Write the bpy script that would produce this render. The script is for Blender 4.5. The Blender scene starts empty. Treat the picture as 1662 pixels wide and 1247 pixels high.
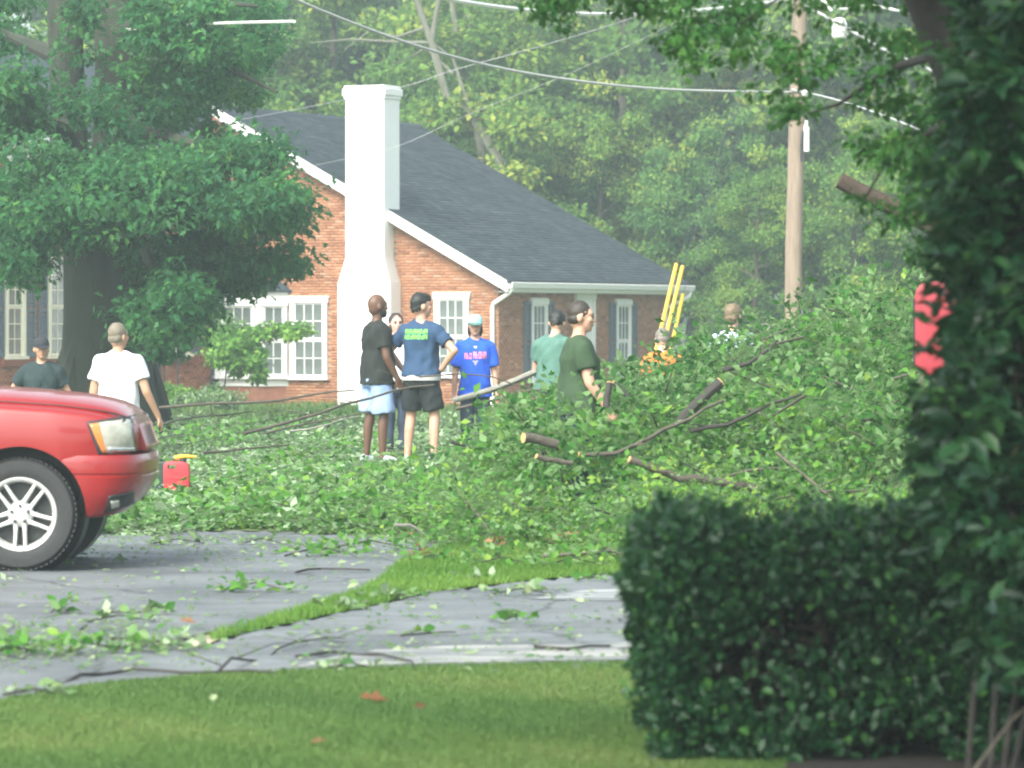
import bpy, bmesh, math, random
import numpy as np
from mathutils import Vector, Matrix, Quaternion
from mathutils.bvhtree import BVHTree
from math import radians as R, sin, cos, pi

# ------------------------------------------------------------------ camera, sky, sun, exposure
SC = bpy.context.scene
COL = SC.collection
F, CX, HY, H = 7000.0, 831.0, 520.0, 1.65      # focal length in photo pixels, principal point, eye height
cam_d = bpy.data.cameras.new('camera')
cam = bpy.data.objects.new('camera', cam_d)
COL.objects.link(cam)
cam.location = (0, 0, H)
cam.rotation_euler = (R(90), 0, 0)
cam_d.sensor_width = 36
cam_d.lens = 36 * F / 1662
cam_d.shift_y = -103.5 / 1662
cam_d.clip_start = 0.5
cam_d.clip_end = 1500
cam_d.dof.use_dof = True
cam_d.dof.focus_distance = 46.0
cam_d.dof.aperture_fstop = 5.0
SC.camera = cam

SUN_EL, SUN_ROT = 44, 212
w = bpy.data.worlds.new('World')
SC.world = w
w.use_nodes = True
nt = w.node_tree
sky = nt.nodes.new('ShaderNodeTexSky')
sky.sky_type = 'NISHITA'
sky.sun_disc = False
sky.sun_elevation = R(SUN_EL)
sky.sun_rotation = R(SUN_ROT)
sky.air_density = 1.0
sky.dust_density = 4.0
sky.ozone_density = 1.0
# thin bright overcast: the blue of the clear sky is mostly washed out
hsv = nt.nodes.new('ShaderNodeHueSaturation'); hsv.inputs['Saturation'].default_value = .42
tin = nt.nodes.new('ShaderNodeMix'); tin.data_type = 'RGBA'; tin.blend_type = 'MULTIPLY'; tin.inputs[0].default_value = 1; tin.inputs[7].default_value = (.97,1.02,1.0,1)
nt.links.new(sky.outputs[0], hsv.inputs['Color']); nt.links.new(hsv.outputs[0], tin.inputs[6])
nt.links.new(tin.outputs[2], nt.nodes['Background'].inputs[0])
nt.nodes['Background'].inputs[1].default_value = 0.15

sl = bpy.data.lights.new('sun', 'SUN')
sl.energy = 2.0
sl.angle = R(25)
sl.color = (1.0, 0.98, 0.88)
sun = bpy.data.objects.new('sun', sl)
COL.objects.link(sun)
sd = Vector((sin(R(SUN_ROT)) * cos(R(SUN_EL)), cos(R(SUN_ROT)) * cos(R(SUN_EL)), sin(R(SUN_EL))))
sun.rotation_euler = sd.to_track_quat('Z', 'Y').to_euler()
sun.location = (0, 0, 40)

SC.view_settings.view_transform = 'Standard'
SC.view_settings.look = 'None'
SC.view_settings.gamma = 1
SC.view_settings.use_curve_mapping = False
SC.view_settings.exposure = 1.58
SC.cycles.filter_width = 2.0
SC.cycles.volume_step_rate = 4

rng = np.random.default_rng(7)
random.seed(7)
PR = bpy.data.objects

# ------------------------------------------------------------------ helpers
def P(px, py, Y):
    return Vector(((px - CX) / F * Y, Y, H - (py - HY) / F * Y))

def G(px, py):
    Y = F * H / (py - HY)
    return Vector(((px - CX) / F * Y, Y, 0))

def sstep(a, b, x):
    t = np.clip((x - a) / (b - a), 0, 1)
    return t * t * (3 - 2 * t)

def gz(x, y):
    """height of the terrain: flat in front, dipping a little on the left towards the houses"""
    x = np.asarray(x, float); y = np.asarray(y, float)
    return -0.30 * sstep(36, 50, y) * sstep(-1.5, -4.2, x) - 0.33 * sstep(58, 80, y) * (1 - sstep(36, 50, y) * sstep(-1.5, -4.2, x))

def props(o, label=None, cat=None, group=None, kind=None):
    if label: o['label'] = label
    if cat: o['category'] = cat
    if group: o['group'] = group
    if kind: o['kind'] = kind
    return o

def thing(name, label, cat, loc=(0, 0, 0), rotz=0, group=None):
    o = bpy.data.objects.new(name, None)
    COL.objects.link(o)
    o.empty_display_size = 0.2
    o.location = loc
    o.rotation_euler = (0, 0, rotz)
    return props(o, label, cat, group)

def link_mesh(name, me, mat, parent=None, loc=None):
    o = bpy.data.objects.new(name, me)
    COL.objects.link(o)
    if mat and len(me.materials) == 0: me.materials.append(mat)
    if parent: o.parent = parent
    if loc is not None: o.location = loc
    return o

def wloc(o):
    v = Vector((0, 0, 0))
    while o:
        v += o.location
        o = o.parent
    return v

class MB:
    """collects shapes into one mesh"""
    def __init__(s): s.v = []; s.f = []
    def add(s, vs, fs):
        n = len(s.v)
        s.v += [tuple(p) for p in vs]
        s.f += [tuple(i + n for i in f) for f in fs]
        return s
    def box(s, lo, hi, M=None):
        x0, y0, z0 = lo; x1, y1, z1 = hi
        vs = [Vector(p) for p in ((x0,y0,z0),(x1,y0,z0),(x1,y1,z0),(x0,y1,z0),(x0,y0,z1),(x1,y0,z1),(x1,y1,z1),(x0,y1,z1))]
        if M is not None: vs = [M @ p for p in vs]
        return s.add(vs, [(0,3,2,1),(4,5,6,7),(0,1,5,4),(1,2,6,5),(2,3,7,6),(3,0,4,7)])
    def prism(s, poly, axis, a, b):
        """extrude a 2-D polygon along an axis; the polygon lies in the other two axes"""
        def mk(p, t):
            if axis == 'y': return (p[0], t, p[1])
            if axis == 'x': return (t, p[0], p[1])
            return (p[0], p[1], t)
        n = len(poly)
        vs = [mk(p, a) for p in poly] + [mk(p, b) for p in poly]
        fs = [tuple(range(n)), tuple(range(2*n-1, n-1, -1))]
        fs += [(i, i+n, (i+1) % n + n, (i+1) % n) for i in range(n)]
        return s.add(vs, fs)
    def tube(s, pts, rad, seg=8, caps=True):
        pts = [Vector(p) for p in pts]
        if not hasattr(rad, '__len__'): rad = [rad] * len(pts)
        n = len(pts)
        t0 = (pts[1] - pts[0]).normalized()
        up = Vector((0, 0, 1)) if abs(t0.z) < .9 else Vector((1, 0, 0))
        u = t0.cross(up).normalized()
        vs = []
        for i in range(n):
            t = (pts[min(i+1, n-1)] - pts[max(i-1, 0)]).normalized()
            u = (u - t * u.dot(t)).normalized()
            b = t.cross(u)
            for k in range(seg):
                a = 2 * pi * k / seg
                vs.append(pts[i] + (u * cos(a) + b * sin(a)) * rad[i])
        fs = []
        for i in range(n - 1):
            for k in range(seg):
                k2 = (k + 1) % seg
                fs.append((i*seg+k, i*seg+k2, (i+1)*seg+k2, (i+1)*seg+k))
        if caps:
            fs.append(tuple(range(seg-1, -1, -1)))
            fs.append(tuple(range((n-1)*seg, n*seg)))
        return s.add(vs, fs)
    def lathe(s, prof, axis='z', seg=24, c=(0,0,0)):
        """prof: list of (radius, height)"""
        vs = []
        for r, h in prof:
            for k in range(seg):
                a = 2 * pi * k / seg
                x, y = r * cos(a), r * sin(a)
                p = (x, y, h) if axis == 'z' else ((x, h, y) if axis == 'y' else (h, x, y))
                vs.append((p[0]+c[0], p[1]+c[1], p[2]+c[2]))
        fs = []
        for i in range(len(prof)-1):
            for k in range(seg):
                k2 = (k+1) % seg
                fs.append((i*seg+k, i*seg+k2, (i+1)*seg+k2, (i+1)*seg+k))
        return s.add(vs, fs)
    def ell(s, c, r, M=None, nu=14, nv=9):
        vs = [Vector((0,0,-1))]
        for j in range(1, nv):
            ph = -pi/2 + pi*j/nv
            for i in range(nu):
                a = 2*pi*i/nu
                vs.append(Vector((cos(ph)*cos(a), cos(ph)*sin(a), sin(ph))))
        vs.append(Vector((0,0,1)))
        fs = []
        for i in range(nu): fs.append((0, 1+(i+1) % nu, 1+i))
        for j in range(nv-2):
            for i in range(nu):
                i2 = (i+1) % nu
                fs.append((1+j*nu+i, 1+j*nu+i2, 1+(j+1)*nu+i2, 1+(j+1)*nu+i))
        top = len(vs)-1; b = 1+(nv-2)*nu
        for i in range(nu): fs.append((b+i, b+(i+1) % nu, top))
        vs = [Vector((p.x*r[0], p.y*r[1], p.z*r[2])) for p in vs]
        if M is not None: vs = [M @ p for p in vs]
        return s.add([p + Vector(c) for p in vs], fs)
    def loft(s, rings, closed=True):
        n = len(rings[0]); vs = [p for r in rings for p in r]; fs = []
        for i in range(len(rings)-1):
            for k in range(n):
                k2 = (k+1) % n
                fs.append((i*n+k, i*n+k2, (i+1)*n+k2, (i+1)*n+k))
        if closed:
            fs.append(tuple(range(n-1, -1, -1)))
            fs.append(tuple(range((len(rings)-1)*n, len(rings)*n)))
        return s.add(vs, fs)
    def mesh(s, name, off=None):
        me = bpy.data.meshes.new(name)
        v = s.v
        if off is not None: v = [(p[0]-off.x, p[1]-off.y, p[2]-off.z) for p in v]
        me.from_pydata(v, [], s.f)
        me.update()
        return me
    def build(s, name, mat, parent=None, world=False, smooth=False, bevel=0):
        """world: the vertices are world coordinates and get moved into the parent's frame"""
        off = wloc(parent) if (world and parent) else None
        me = s.mesh(name, off)
        bm = bmesh.new(); bm.from_mesh(me)
        bmesh.ops.recalc_face_normals(bm, faces=bm.faces)
        if bevel:
            es = [e for e in bm.edges if len(e.link_faces) == 2 and e.calc_face_angle(0) > 0.6]
            bmesh.ops.bevel(bm, geom=es, offset=bevel, segments=2, affect='EDGES', profile=.5, clamp_overlap=True)
        bm.to_mesh(me); bm.free()
        if smooth:
            me.polygons.foreach_set('use_smooth', [True] * len(me.polygons))
            try: me.set_sharp_from_angle(angle=R(40))
            except Exception: pass
        return link_mesh(name, me, mat, parent)

# ------------------------------------------------------------------ materials
def newmat(name):
    m = bpy.data.materials.new(name); m.use_nodes = True
    n = m.node_tree; return m, n, n.nodes['Principled BSDF']

def mat(name, c, rough=.7, var=.12, scale=6., bump=.0, bscale=40., metal=0., coat=0., c2=None, spec=.5, stretch=None):
    """plain surface with a noise that varies its colour and a fine relief"""
    m, n, b = newmat(name)
    tc = n.nodes.new('ShaderNodeTexCoord')
    mp = n.nodes.new('ShaderNodeMapping')
    if stretch: mp.inputs['Scale'].default_value = stretch
    n.links.new(tc.outputs['Object'], mp.inputs[0])
    no = n.nodes.new('ShaderNodeTexNoise')
    no.inputs['Scale'].default_value = scale; no.inputs['Detail'].default_value = 6; no.inputs['Roughness'].default_value = .65
    n.links.new(mp.outputs[0], no.inputs['Vector'])
    rp = n.nodes.new('ShaderNodeValToRGB')
    if c2 is None: c2 = tuple(x * (1 - 2*var) for x in c)
    rp.color_ramp.elements[0].position = .3; rp.color_ramp.elements[1].position = .72
    rp.color_ramp.elements[0].color = (*c2, 1); rp.color_ramp.elements[1].color = (*c, 1)
    n.links.new(no.outputs[0], rp.inputs[0]); n.links.new(rp.outputs[0], b.inputs['Base Color'])
    b.inputs['Roughness'].default_value = rough; b.inputs['Metallic'].default_value = metal
    b.inputs['Coat Weight'].default_value = coat; b.inputs['Coat Roughness'].default_value = .06
    b.inputs['Specular IOR Level'].default_value = spec
    if bump:
        n2 = n.nodes.new('ShaderNodeTexNoise'); n2.inputs['Scale'].default_value = bscale; n2.inputs['Detail'].default_value = 4
        n.links.new(mp.outputs[0], n2.inputs['Vector'])
        bp = n.nodes.new('ShaderNodeBump'); bp.inputs['Strength'].default_value = bump; bp.inputs['Distance'].default_value = .02
        n.links.new(n2.outputs[0], bp.inputs['Height']); n.links.new(bp.outputs[0], b.inputs['Normal'])
    return m

def leafmat(name, cols, under=None, rough=.55, transl=.3, spec=.2, randobj=0.):
    """cols: ramp over the attribute v stored per leaf; the underside of a leaf may be paler"""
    m, n, b = newmat(name)
    at = n.nodes.new('ShaderNodeAttribute'); at.attribute_name = 'v'
    src = at.outputs['Fac']
    if randobj:
        oi = n.nodes.new('ShaderNodeObjectInfo')
        ma = n.nodes.new('ShaderNodeMath'); ma.operation = 'MULTIPLY_ADD'
        ma.inputs[1].default_value = randobj; 
        n.links.new(oi.outputs['Random'], ma.inputs[0]); n.links.new(src, ma.inputs[2])
        mb = n.nodes.new('ShaderNodeMath'); mb.operation = 'SUBTRACT'; mb.inputs[1].default_value = randobj/2
        n.links.new(ma.outputs[0], mb.inputs[0]); src = mb.outputs[0]
    rp = n.nodes.new('ShaderNodeValToRGB')
    while len(rp.color_ramp.elements) < len(cols): rp.color_ramp.elements.new(.5)
    for i, c in enumerate(cols):
        rp.color_ramp.elements[i].position = i / (len(cols)-1)
        rp.color_ramp.elements[i].color = (*c, 1)
    n.links.new(src, rp.inputs[0])
    col = rp.outputs[0]
    if under:
        ge = n.nodes.new('ShaderNodeNewGeometry')
        mx = n.nodes.new('ShaderNodeMix'); mx.data_type = 'RGBA'
        n.links.new(ge.outputs['Backfacing'], mx.inputs[0]); n.links.new(col, mx.inputs[6]); mx.inputs[7].default_value = (*under, 1)
        col = mx.outputs[2]
    n.links.new(col, b.inputs['Base Color'])
    b.inputs['Roughness'].default_value = rough
    b.inputs['Specular IOR Level'].default_value = spec
    if transl:
        tr = n.nodes.new('ShaderNodeBsdfTranslucent')
        hs = n.nodes.new('ShaderNodeHueSaturation'); hs.inputs['Hue'].default_value = .48; hs.inputs['Value'].default_value = 1.5
        n.links.new(col, hs.inputs['Color']); n.links.new(hs.outputs[0], tr.inputs[0])
        ms = n.nodes.new('ShaderNodeMixShader'); ms.inputs[0].default_value = transl
        n.links.new(b.outputs[0], ms.inputs[1]); n.links.new(tr.outputs[0], ms.inputs[2])
        n.links.new(ms.outputs[0], n.nodes['Material Output'].inputs[0])
    return m

def attrmat(name, cols, rough=.8, bump=.15, bscale=60., spec=.3):
    """pieces (bricks, shingles) whose own colour is stored per piece in v"""
    m, n, b = newmat(name)
    at = n.nodes.new('ShaderNodeAttribute'); at.attribute_name = 'v'
    rp = n.nodes.new('ShaderNodeValToRGB')
    while len(rp.color_ramp.elements) < len(cols): rp.color_ramp.elements.new(.5)
    for i, c in enumerate(cols):
        rp.color_ramp.elements[i].position = i / (len(cols)-1); rp.color_ramp.elements[i].color = (*c, 1)
    n.links.new(at.outputs['Fac'], rp.inputs[0])
    tc = n.nodes.new('ShaderNodeTexCoord')
    no = n.nodes.new('ShaderNodeTexNoise'); no.inputs['Scale'].default_value = bscale; no.inputs['Detail'].default_value = 5
    n.links.new(tc.outputs['Object'], no.inputs['Vector'])
    n3 = n.nodes.new('ShaderNodeTexNoise'); n3.inputs['Scale'].default_value = 1.3; n3.inputs['Detail'].default_value = 5
    n.links.new(tc.outputs['Object'], n3.inputs['Vector'])
    mr = n.nodes.new('ShaderNodeMapRange'); mr.inputs[1].default_value=.3; mr.inputs[2].default_value=.7; mr.inputs[3].default_value = .78; mr.inputs[4].default_value = 1.12
    n.links.new(n3.outputs[0], mr.inputs[0])
    mx = n.nodes.new('ShaderNodeMix'); mx.data_type = 'RGBA'; mx.blend_type = 'MULTIPLY'; mx.inputs[0].default_value = 1
    n.links.new(rp.outputs[0], mx.inputs[6]); n.links.new(mr.outputs[0], mx.inputs[7])
    n.links.new(mx.outputs[2], b.inputs['Base Color'])
    bp = n.nodes.new('ShaderNodeBump'); bp.inputs['Strength'].default_value = bump; bp.inputs['Distance'].default_value = .01
    n.links.new(no.outputs[0], bp.inputs['Height']); n.links.new(bp.outputs[0], b.inputs['Normal'])
    b.inputs['Roughness'].default_value = rough; b.inputs['Specular IOR Level'].default_value = spec
    return m

M = dict(
    white=mat('white_paint', (.80,.80,.78), .55, .04),
    chim=mat('white_painted_brick', (.86,.86,.85), .6, .03, bump=.15, bscale=25),
    cream=mat('cream_paint', (.78,.73,.56), .55, .05),
    mortar=mat('mortar', (.36,.25,.175), .9, .15, 8, .2),
    glass=mat('window_glass', (.17,.20,.19), .08, .25, 1.4, spec=.6),
    curtain=mat('lace_curtain', (.5,.5,.46), .9, .12, 3),
    shutter=mat('blue_grey_shutter', (.10,.135,.16), .6, .1),
    gutterdark=mat('dark_downspout', (.05,.055,.065), .5, .1),
    iron=mat('black_iron', (.02,.02,.022), .5, .1),
    bark=mat('tree_bark', (.085,.075,.055), .95, .25, 7, .9, 18, stretch=(1,1,.25)),
    ivybark=mat('mossy_bark', (.042,.05,.032), .95, .3, 5, 1., 16, c2=(.014,.017,.012), stretch=(1,1,.25)),
    darkbark=mat('dark_wet_bark', (.022,.018,.015), .95, .25, 7, .9, 18, stretch=(1,1,.25)),
    brownbark=mat('brown_bark', (.055,.036,.024), .95, .25, 7, .9, 18, stretch=(1,1,.25)),
    palebark=mat('pale_bark', (.17,.17,.13), .95, .2, 6, .6, 18, stretch=(1,1,.3)),
    branch=mat('branch_bark', (.10,.085,.065), .9, .25, 14, .6, 40),
    palebranch=mat('grey_branch_bark', (.27,.26,.22), .9, .2, 10, .5, 30),
    twig=mat('dark_twig', (.035,.03,.025), .8, .2, 20),
    cut=mat('fresh_cut_wood', (.62,.38,.17), .8, .15, 30),
    pole=mat('weathered_pole_wood', (.33,.25,.19), .9, .22, 10, .6, 30, stretch=(1,1,.12)),
    cable=mat('weathered_cable', (.42,.42,.42), .5, .08),
    palecable=mat('pale_cable', (.72,.72,.70), .5, .05),
    yellow=mat('yellow_plastic', (.75,.47,.03), .45, .06),
    carred=mat('red_car_paint', (.24,.005,.005), .38, .04, 2, coat=.6, spec=.5),
    plasticdark=mat('dark_plastic', (.025,.025,.027), .55, .1),
    rubber=mat('tyre_rubber', (.028,.029,.03), .8, .15, 25, .2, 80),
    alloy=mat('alloy_wheel', (.62,.62,.60), .35, .06, metal=.35),
    alloydark=mat('brake_metal', (.06,.065,.065), .5, .2, metal=.4),
    lens=mat('headlight_lens', (.50,.50,.42), .12, .22, 9, coat=.6),
    amber=mat('amber_lens', (.62,.2,.05), .15, .1, 12, coat=.6),
    chrome=mat('chrome_trim', (.75,.75,.75), .18, .03, metal=.9),
    canred=mat('red_plastic', (.55,.035,.045), .5, .06, 8),
    panelred=mat('red_moulded_plastic', (.34,.03,.045), .5, .06, 8),
    green_can=mat('dark_green_plastic', (.02,.05,.035), .5, .1),
    mulch=mat('dark_mulch', (.03,.022,.016), .95, .3, 30, 1., 60),
)

# ------------------------------------------------------------------ leaves
TM = {
 'quad': ([(0,0,0),(.45,.5,.08),(1,0,-.05),(.45,-.5,.08)], [(0,1,2),(0,2,3)]),
 'leaf': ([(0,0,0),(.5,.5,.10),(1,0,-.10),(.5,-.5,.10),(.5,0,0)], [(0,4,1),(1,4,2),(2,4,3),(3,4,0)]),
 'oval': ([(0,0,0),(.22,.40,.07),(.58,.5,.10),(1,0,-.10),(.58,-.5,.10),(.22,-.40,.07),(.45,0,0)],
          [(0,6,1),(1,6,2),(2,6,3),(3,6,4),(4,6,5),(5,6,0)]),
 'lobed': ([(0,0,0),(.22,.34,.06),(.36,.16,.02),(.55,.52,.1),(.68,.2,.02),(1,0,-.08),(.68,-.2,.02),(.55,-.52,.1),(.36,-.16,.02),(.22,-.34,.06)],
          [(0,2,1),(0,4,2),(2,4,3),(0,5,4),(0,6,5),(0,8,6),(8,7,6),(0,9,8)]),
}
for k_, (v_, f_) in TM.items():   # the upper side of every leaf is its front face
    pass

def unit(a):
    return a / (np.linalg.norm(a, axis=1, keepdims=True) + 1e-9)

def tri_mesh(name, V, T, v=None):
    me = bpy.data.meshes.new(name)
    me.vertices.add(len(V)); me.vertices.foreach_set('co', V.astype(np.float32).ravel())
    me.loops.add(len(T)*3); me.loops.foreach_set('vertex_index', T.astype(np.int32).ravel())
    me.polygons.add(len(T)); me.polygons.foreach_set('loop_start', np.arange(0, len(T)*3, 3, dtype=np.int32))
    if v is not None:
        a = me.attributes.new('v', 'FLOAT', 'POINT'); a.data.foreach_set('value', v.astype(np.float32))
    me.update(calc_edges=True)
    return me

def leaf_mesh(name, pos, d, nr, L, W, v, tm='quad'):
    t, f = TM[tm]; t = np.array(t); f = np.array(f)
    d = unit(d); b = unit(np.cross(nr, d)); n = np.cross(d, b)
    N = len(pos); k = len(t)
    L = np.broadcast_to(L, (N,)); W = np.broadcast_to(W, (N,))
    V = (pos[:,None,:] + d[:,None,:]*(t[None,:,0:1]*L[:,None,None]) + b[:,None,:]*(t[None,:,1:2]*W[:,None,None])
         + n[:,None,:]*(t[None,:,2:3]*L[:,None,None]))
    T = (f[None,:,:] + (np.arange(N)*k)[:,None,None]).reshape(-1,3)
    # outward faces: check the template's own orientation once
    a, b_, c = t[f[0][0]], t[f[0][1]], t[f[0][2]]
    if np.cross(b_-a, c-a)[2] < 0: T = T[:, ::-1]
    return tri_mesh(name, V.reshape(-1,3), T, np.repeat(np.clip(v,0,1), k))

def clump_leaves(C, Rr, n, g, droop=.25, flat=.75, fill=.55):
    """leaves gathered in rounded clumps round the centres C"""
    Mn = len(C)
    u = g.normal(size=(Mn, n, 3)); u /= np.linalg.norm(u, axis=2, keepdims=True)
    u[:,:,2] = u[:,:,2]*.85 + .15
    rr = fill + (1-fill)*g.random((Mn, n, 1))
    rr *= 1 + .25*g.normal(size=(Mn, n, 1))
    pos = C[:,None,:] + u*rr*np.array([1,1,flat])*np.asarray(Rr).reshape(-1,1,1)
    d = u*.7 + g.normal(size=u.shape)*.7 + np.array([0,0,-droop])
    nr = u*.5 + np.array([0,0,.8]) + g.normal(size=u.shape)*.45
    return pos.reshape(-1,3), d.reshape(-1,3), nr.reshape(-1,3)

def spray_leaves(A, D, ln, n, g, spread=.8, jitter=.03):
    """small leafy twigs: n leaves set alternately along each twig starting at A in direction D"""
    D = unit(D); up = np.tile([0,0,1.], (len(A),1)) + g.normal(size=D.shape)*.4
    s = unit(np.cross(D, up)); ln = np.broadcast_to(ln, (len(A),))
    k = np.arange(n)
    t = (k+.4)/n
    pos = A[:,None,:] + D[:,None,:]*(t[None,:,None]*ln[:,None,None]) + g.normal(size=(len(A), n, 3))*jitter
    sg = np.where(k % 2 == 0, 1., -1.)
    d = D[:,None,:]*.6 + s[:,None,:]*sg[None,:,None]*spread + g.normal(size=pos.shape)*.35
    nr = np.cross(s, D)[:,None,:] + g.normal(size=pos.shape)*.5
    return pos.reshape(-1,3), d.reshape(-1,3), nr.reshape(-1,3)

LM = dict(
    oak=leafmat('oak_leaves', [(.011,.07,.026),(.02,.105,.034),(.042,.16,.038),(.11,.24,.05)], (.06,.17,.07), transl=.38),
    far=leafmat('woodland_leaves', [(.055,.155,.04),(.105,.235,.042),(.20,.32,.05),(.36,.39,.07)], (.11,.22,.06), transl=.5, randobj=.3),
    far2=leafmat('woodland_leaves_deep', [(.038,.125,.045),(.07,.19,.046),(.13,.265,.05),(.25,.34,.06)], (.08,.18,.065), transl=.5, randobj=.3),
    brush=leafmat('cut_branch_leaves', [(.02,.085,.014),(.042,.145,.02),(.085,.225,.03),(.20,.32,.05)], (.15,.26,.10), transl=.35, rough=.65, spec=.2),
    litter=leafmat('fallen_leaves', [(.035,.10,.028),(.075,.16,.05),(.14,.23,.085),(.30,.36,.20)], (.27,.36,.22), transl=.25),
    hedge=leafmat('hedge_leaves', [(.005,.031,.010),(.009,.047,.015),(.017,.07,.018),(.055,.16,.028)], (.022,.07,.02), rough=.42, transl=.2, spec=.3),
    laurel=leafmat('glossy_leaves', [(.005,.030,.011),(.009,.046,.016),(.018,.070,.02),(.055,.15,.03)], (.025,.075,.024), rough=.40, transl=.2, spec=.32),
    overhang=leafmat('overhanging_leaves', [(.012,.06,.012),(.02,.09,.015),(.036,.125,.018),(.07,.17,.025)], (.03,.09,.018), transl=.4),
    bush=leafmat('dogwood_leaves', [(.06,.18,.03),(.10,.24,.04),(.15,.30,.05),(.22,.36,.07)], (.12,.24,.07), transl=.35),
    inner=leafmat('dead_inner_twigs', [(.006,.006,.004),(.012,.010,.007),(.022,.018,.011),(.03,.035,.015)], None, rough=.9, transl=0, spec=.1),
    grass=leafmat('grass_blades', [(.062,.13,.034),(.09,.165,.042),(.12,.195,.052),(.20,.21,.08)], None, transl=.3),
    verge=leafmat('bright_grass_blades', [(.075,.18,.025),(.105,.22,.035),(.15,.27,.045),(.27,.32,.09)], None, transl=.35),
)

_n = M['chim'].node_tree; _b = _n.nodes['Principled BSDF']          # courses of the painted chimney
_tc = _n.nodes.new('ShaderNodeTexCoord'); _mp = _n.nodes.new('ShaderNodeMapping'); _mp.inputs['Rotation'].default_value = (R(90),0,0)
_br = _n.nodes.new('ShaderNodeTexBrick'); _br.inputs['Scale'].default_value = 1; _br.inputs['Brick Width'].default_value = .2; _br.inputs['Row Height'].default_value = .067; _br.inputs['Mortar Size'].default_value = .008
_br.inputs['Color1'].default_value = (1,1,1,1); _br.inputs['Color2'].default_value = (.8,.8,.8,1); _br.inputs['Mortar'].default_value = (0,0,0,1)
_n.links.new(_tc.outputs['Object'], _mp.inputs[0]); _n.links.new(_mp.outputs[0], _br.inputs['Vector'])
_bp = _n.nodes.new('ShaderNodeBump'); _bp.inputs['Strength'].default_value = .5; _bp.inputs['Distance'].default_value = .01
_n.links.new(_br.outputs[0], _bp.inputs['Height']); _n.links.new(_bp.outputs[0], _b.inputs['Normal'])
# ------------------------------------------------------------------ ground, road, driveway
def sheet(name, poly, z, m, sub=0):
    bm = bmesh.new()
    vs = [bm.verts.new((p[0], p[1], z)) for p in poly]
    f = bm.faces.new(vs)
    bmesh.ops.triangulate(bm, faces=[f])
    bmesh.ops.recalc_face_normals(bm, faces=bm.faces)
    if bm.faces[:][0].normal.z < 0: bmesh.ops.reverse_faces(bm, faces=bm.faces[:])
    me = bpy.data.meshes.new(name); bm.to_mesh(me); bm.free()
    return props(link_mesh(name, me, m), kind='structure')

xs = np.concatenate([np.linspace(-240,-14,14), np.linspace(-12,12,49), np.linspace(14,240,14)])
ys = np.concatenate([np.linspace(-4,12,5), np.linspace(13,84,72), np.linspace(86,330,30)])
XX, YY = np.meshgrid(xs, ys)
V = np.stack([XX, YY, gz(XX, YY)], -1).reshape(-1,3)
nx = len(xs)
mb = MB(); mb.v = [tuple(p) for p in V]
for j in range(len(ys)-1):
    for i in range(nx-1):
        mb.f.append((j*nx+i, j*nx+i+1, (j+1)*nx+i+1, (j+1)*nx+i))
m_ground = mat('grass_soil', (.085,.125,.032), .95, .2, .9, .6, 30, c2=(.055,.075,.025))
props(mb.build('ground', m_ground, smooth=True), kind='structure')

lower = [(-700,1152),(-200,1146),(0,1138),(80,1122),(160,1110),(300,1098),(480,1088),(700,1081),(1030,1075),(1800,1066)]
island_lo = [(1030,931),(930,938),(850,946),(770,955),(700,964),(600,986),(480,1012),(400,1030),(345,1046)]
island_up = [(330,1036),(420,1010),(500,985),(580,962),(620,940),(648,914),(700,893),(760,882)]
far_edge = [(640,876),(500,866),(160,858),(-700,846)]
def frayed(pts, g, step=14, amp=1.6):
    out = []
    for a, c in zip(pts, pts[1:]):
        n_ = max(1, int(abs(c[0]-a[0])/step)) if -60 < (a[0]+c[0])/2 < 1100 else 1
        for k in range(n_): out.append((a[0]+(c[0]-a[0])*k/n_, a[1]+(c[1]-a[1])*k/n_ + (g.normal()*amp if k else 0)))
    return out + [pts[-1]]
gf = np.random.default_rng(5)
poly = [G(*p) for p in frayed(lower, gf, 10, 2.0) + [(1800,928)] + frayed(island_lo, gf, 10, 1.6) + frayed(island_up, gf, 10, 2.) + frayed(far_edge, gf, 14, 1.2)]

m_asphalt, n, b = newmat('worn_asphalt')
tc = n.nodes.new('ShaderNodeTexCoord')
n1 = n.nodes.new('ShaderNodeTexNoise'); n1.inputs['Scale'].default_value = .9; n1.inputs['Detail'].default_value = 7; n1.inputs['Roughness'].default_value = .6
n2 = n.nodes.new('ShaderNodeTexNoise'); n2.inputs['Scale'].default_value = 70; n2.inputs['Detail'].default_value = 3
mp = n.nodes.new('ShaderNodeMapping'); mp.inputs['Scale'].default_value = (.7,1.15,1)
n3 = n.nodes.new('ShaderNodeTexNoise'); n3.inputs['Scale'].default_value = 1.6; n3.inputs['Detail'].default_value = 6
n.links.new(tc.outputs['Object'], n1.inputs['Vector']); n.links.new(tc.outputs['Object'], n2.inputs['Vector'])
n.links.new(tc.outputs['Object'], mp.inputs[0]); n.links.new(mp.outputs[0], n3.inputs['Vector'])
r1 = n.nodes.new('ShaderNodeValToRGB'); r1.color_ramp.elements[0].position=.38; r1.color_ramp.elements[1].position=.62
r1.color_ramp.elements[0].color=(.072,.08,.086,1); r1.color_ramp.elements[1].color=(.128,.138,.145,1)
n.links.new(n1.outputs[0], r1.inputs[0])
mx = n.nodes.new('ShaderNodeMix'); mx.data_type='RGBA'; mx.blend_type='OVERLAY'; mx.inputs[0].default_value=.5
n.links.new(r1.outputs[0], mx.inputs[6]); n.links.new(n2.outputs[0], mx.inputs[7])
vo = n.nodes.new('ShaderNodeTexVoronoi'); vo.feature = 'DISTANCE_TO_EDGE'; vo.inputs['Scale'].default_value = .55       # cracks
wp = n.nodes.new('ShaderNodeMix'); wp.data_type = 'RGBA'; wp.blend_type = 'ADD'; wp.inputs[0].default_value = .8
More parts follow.
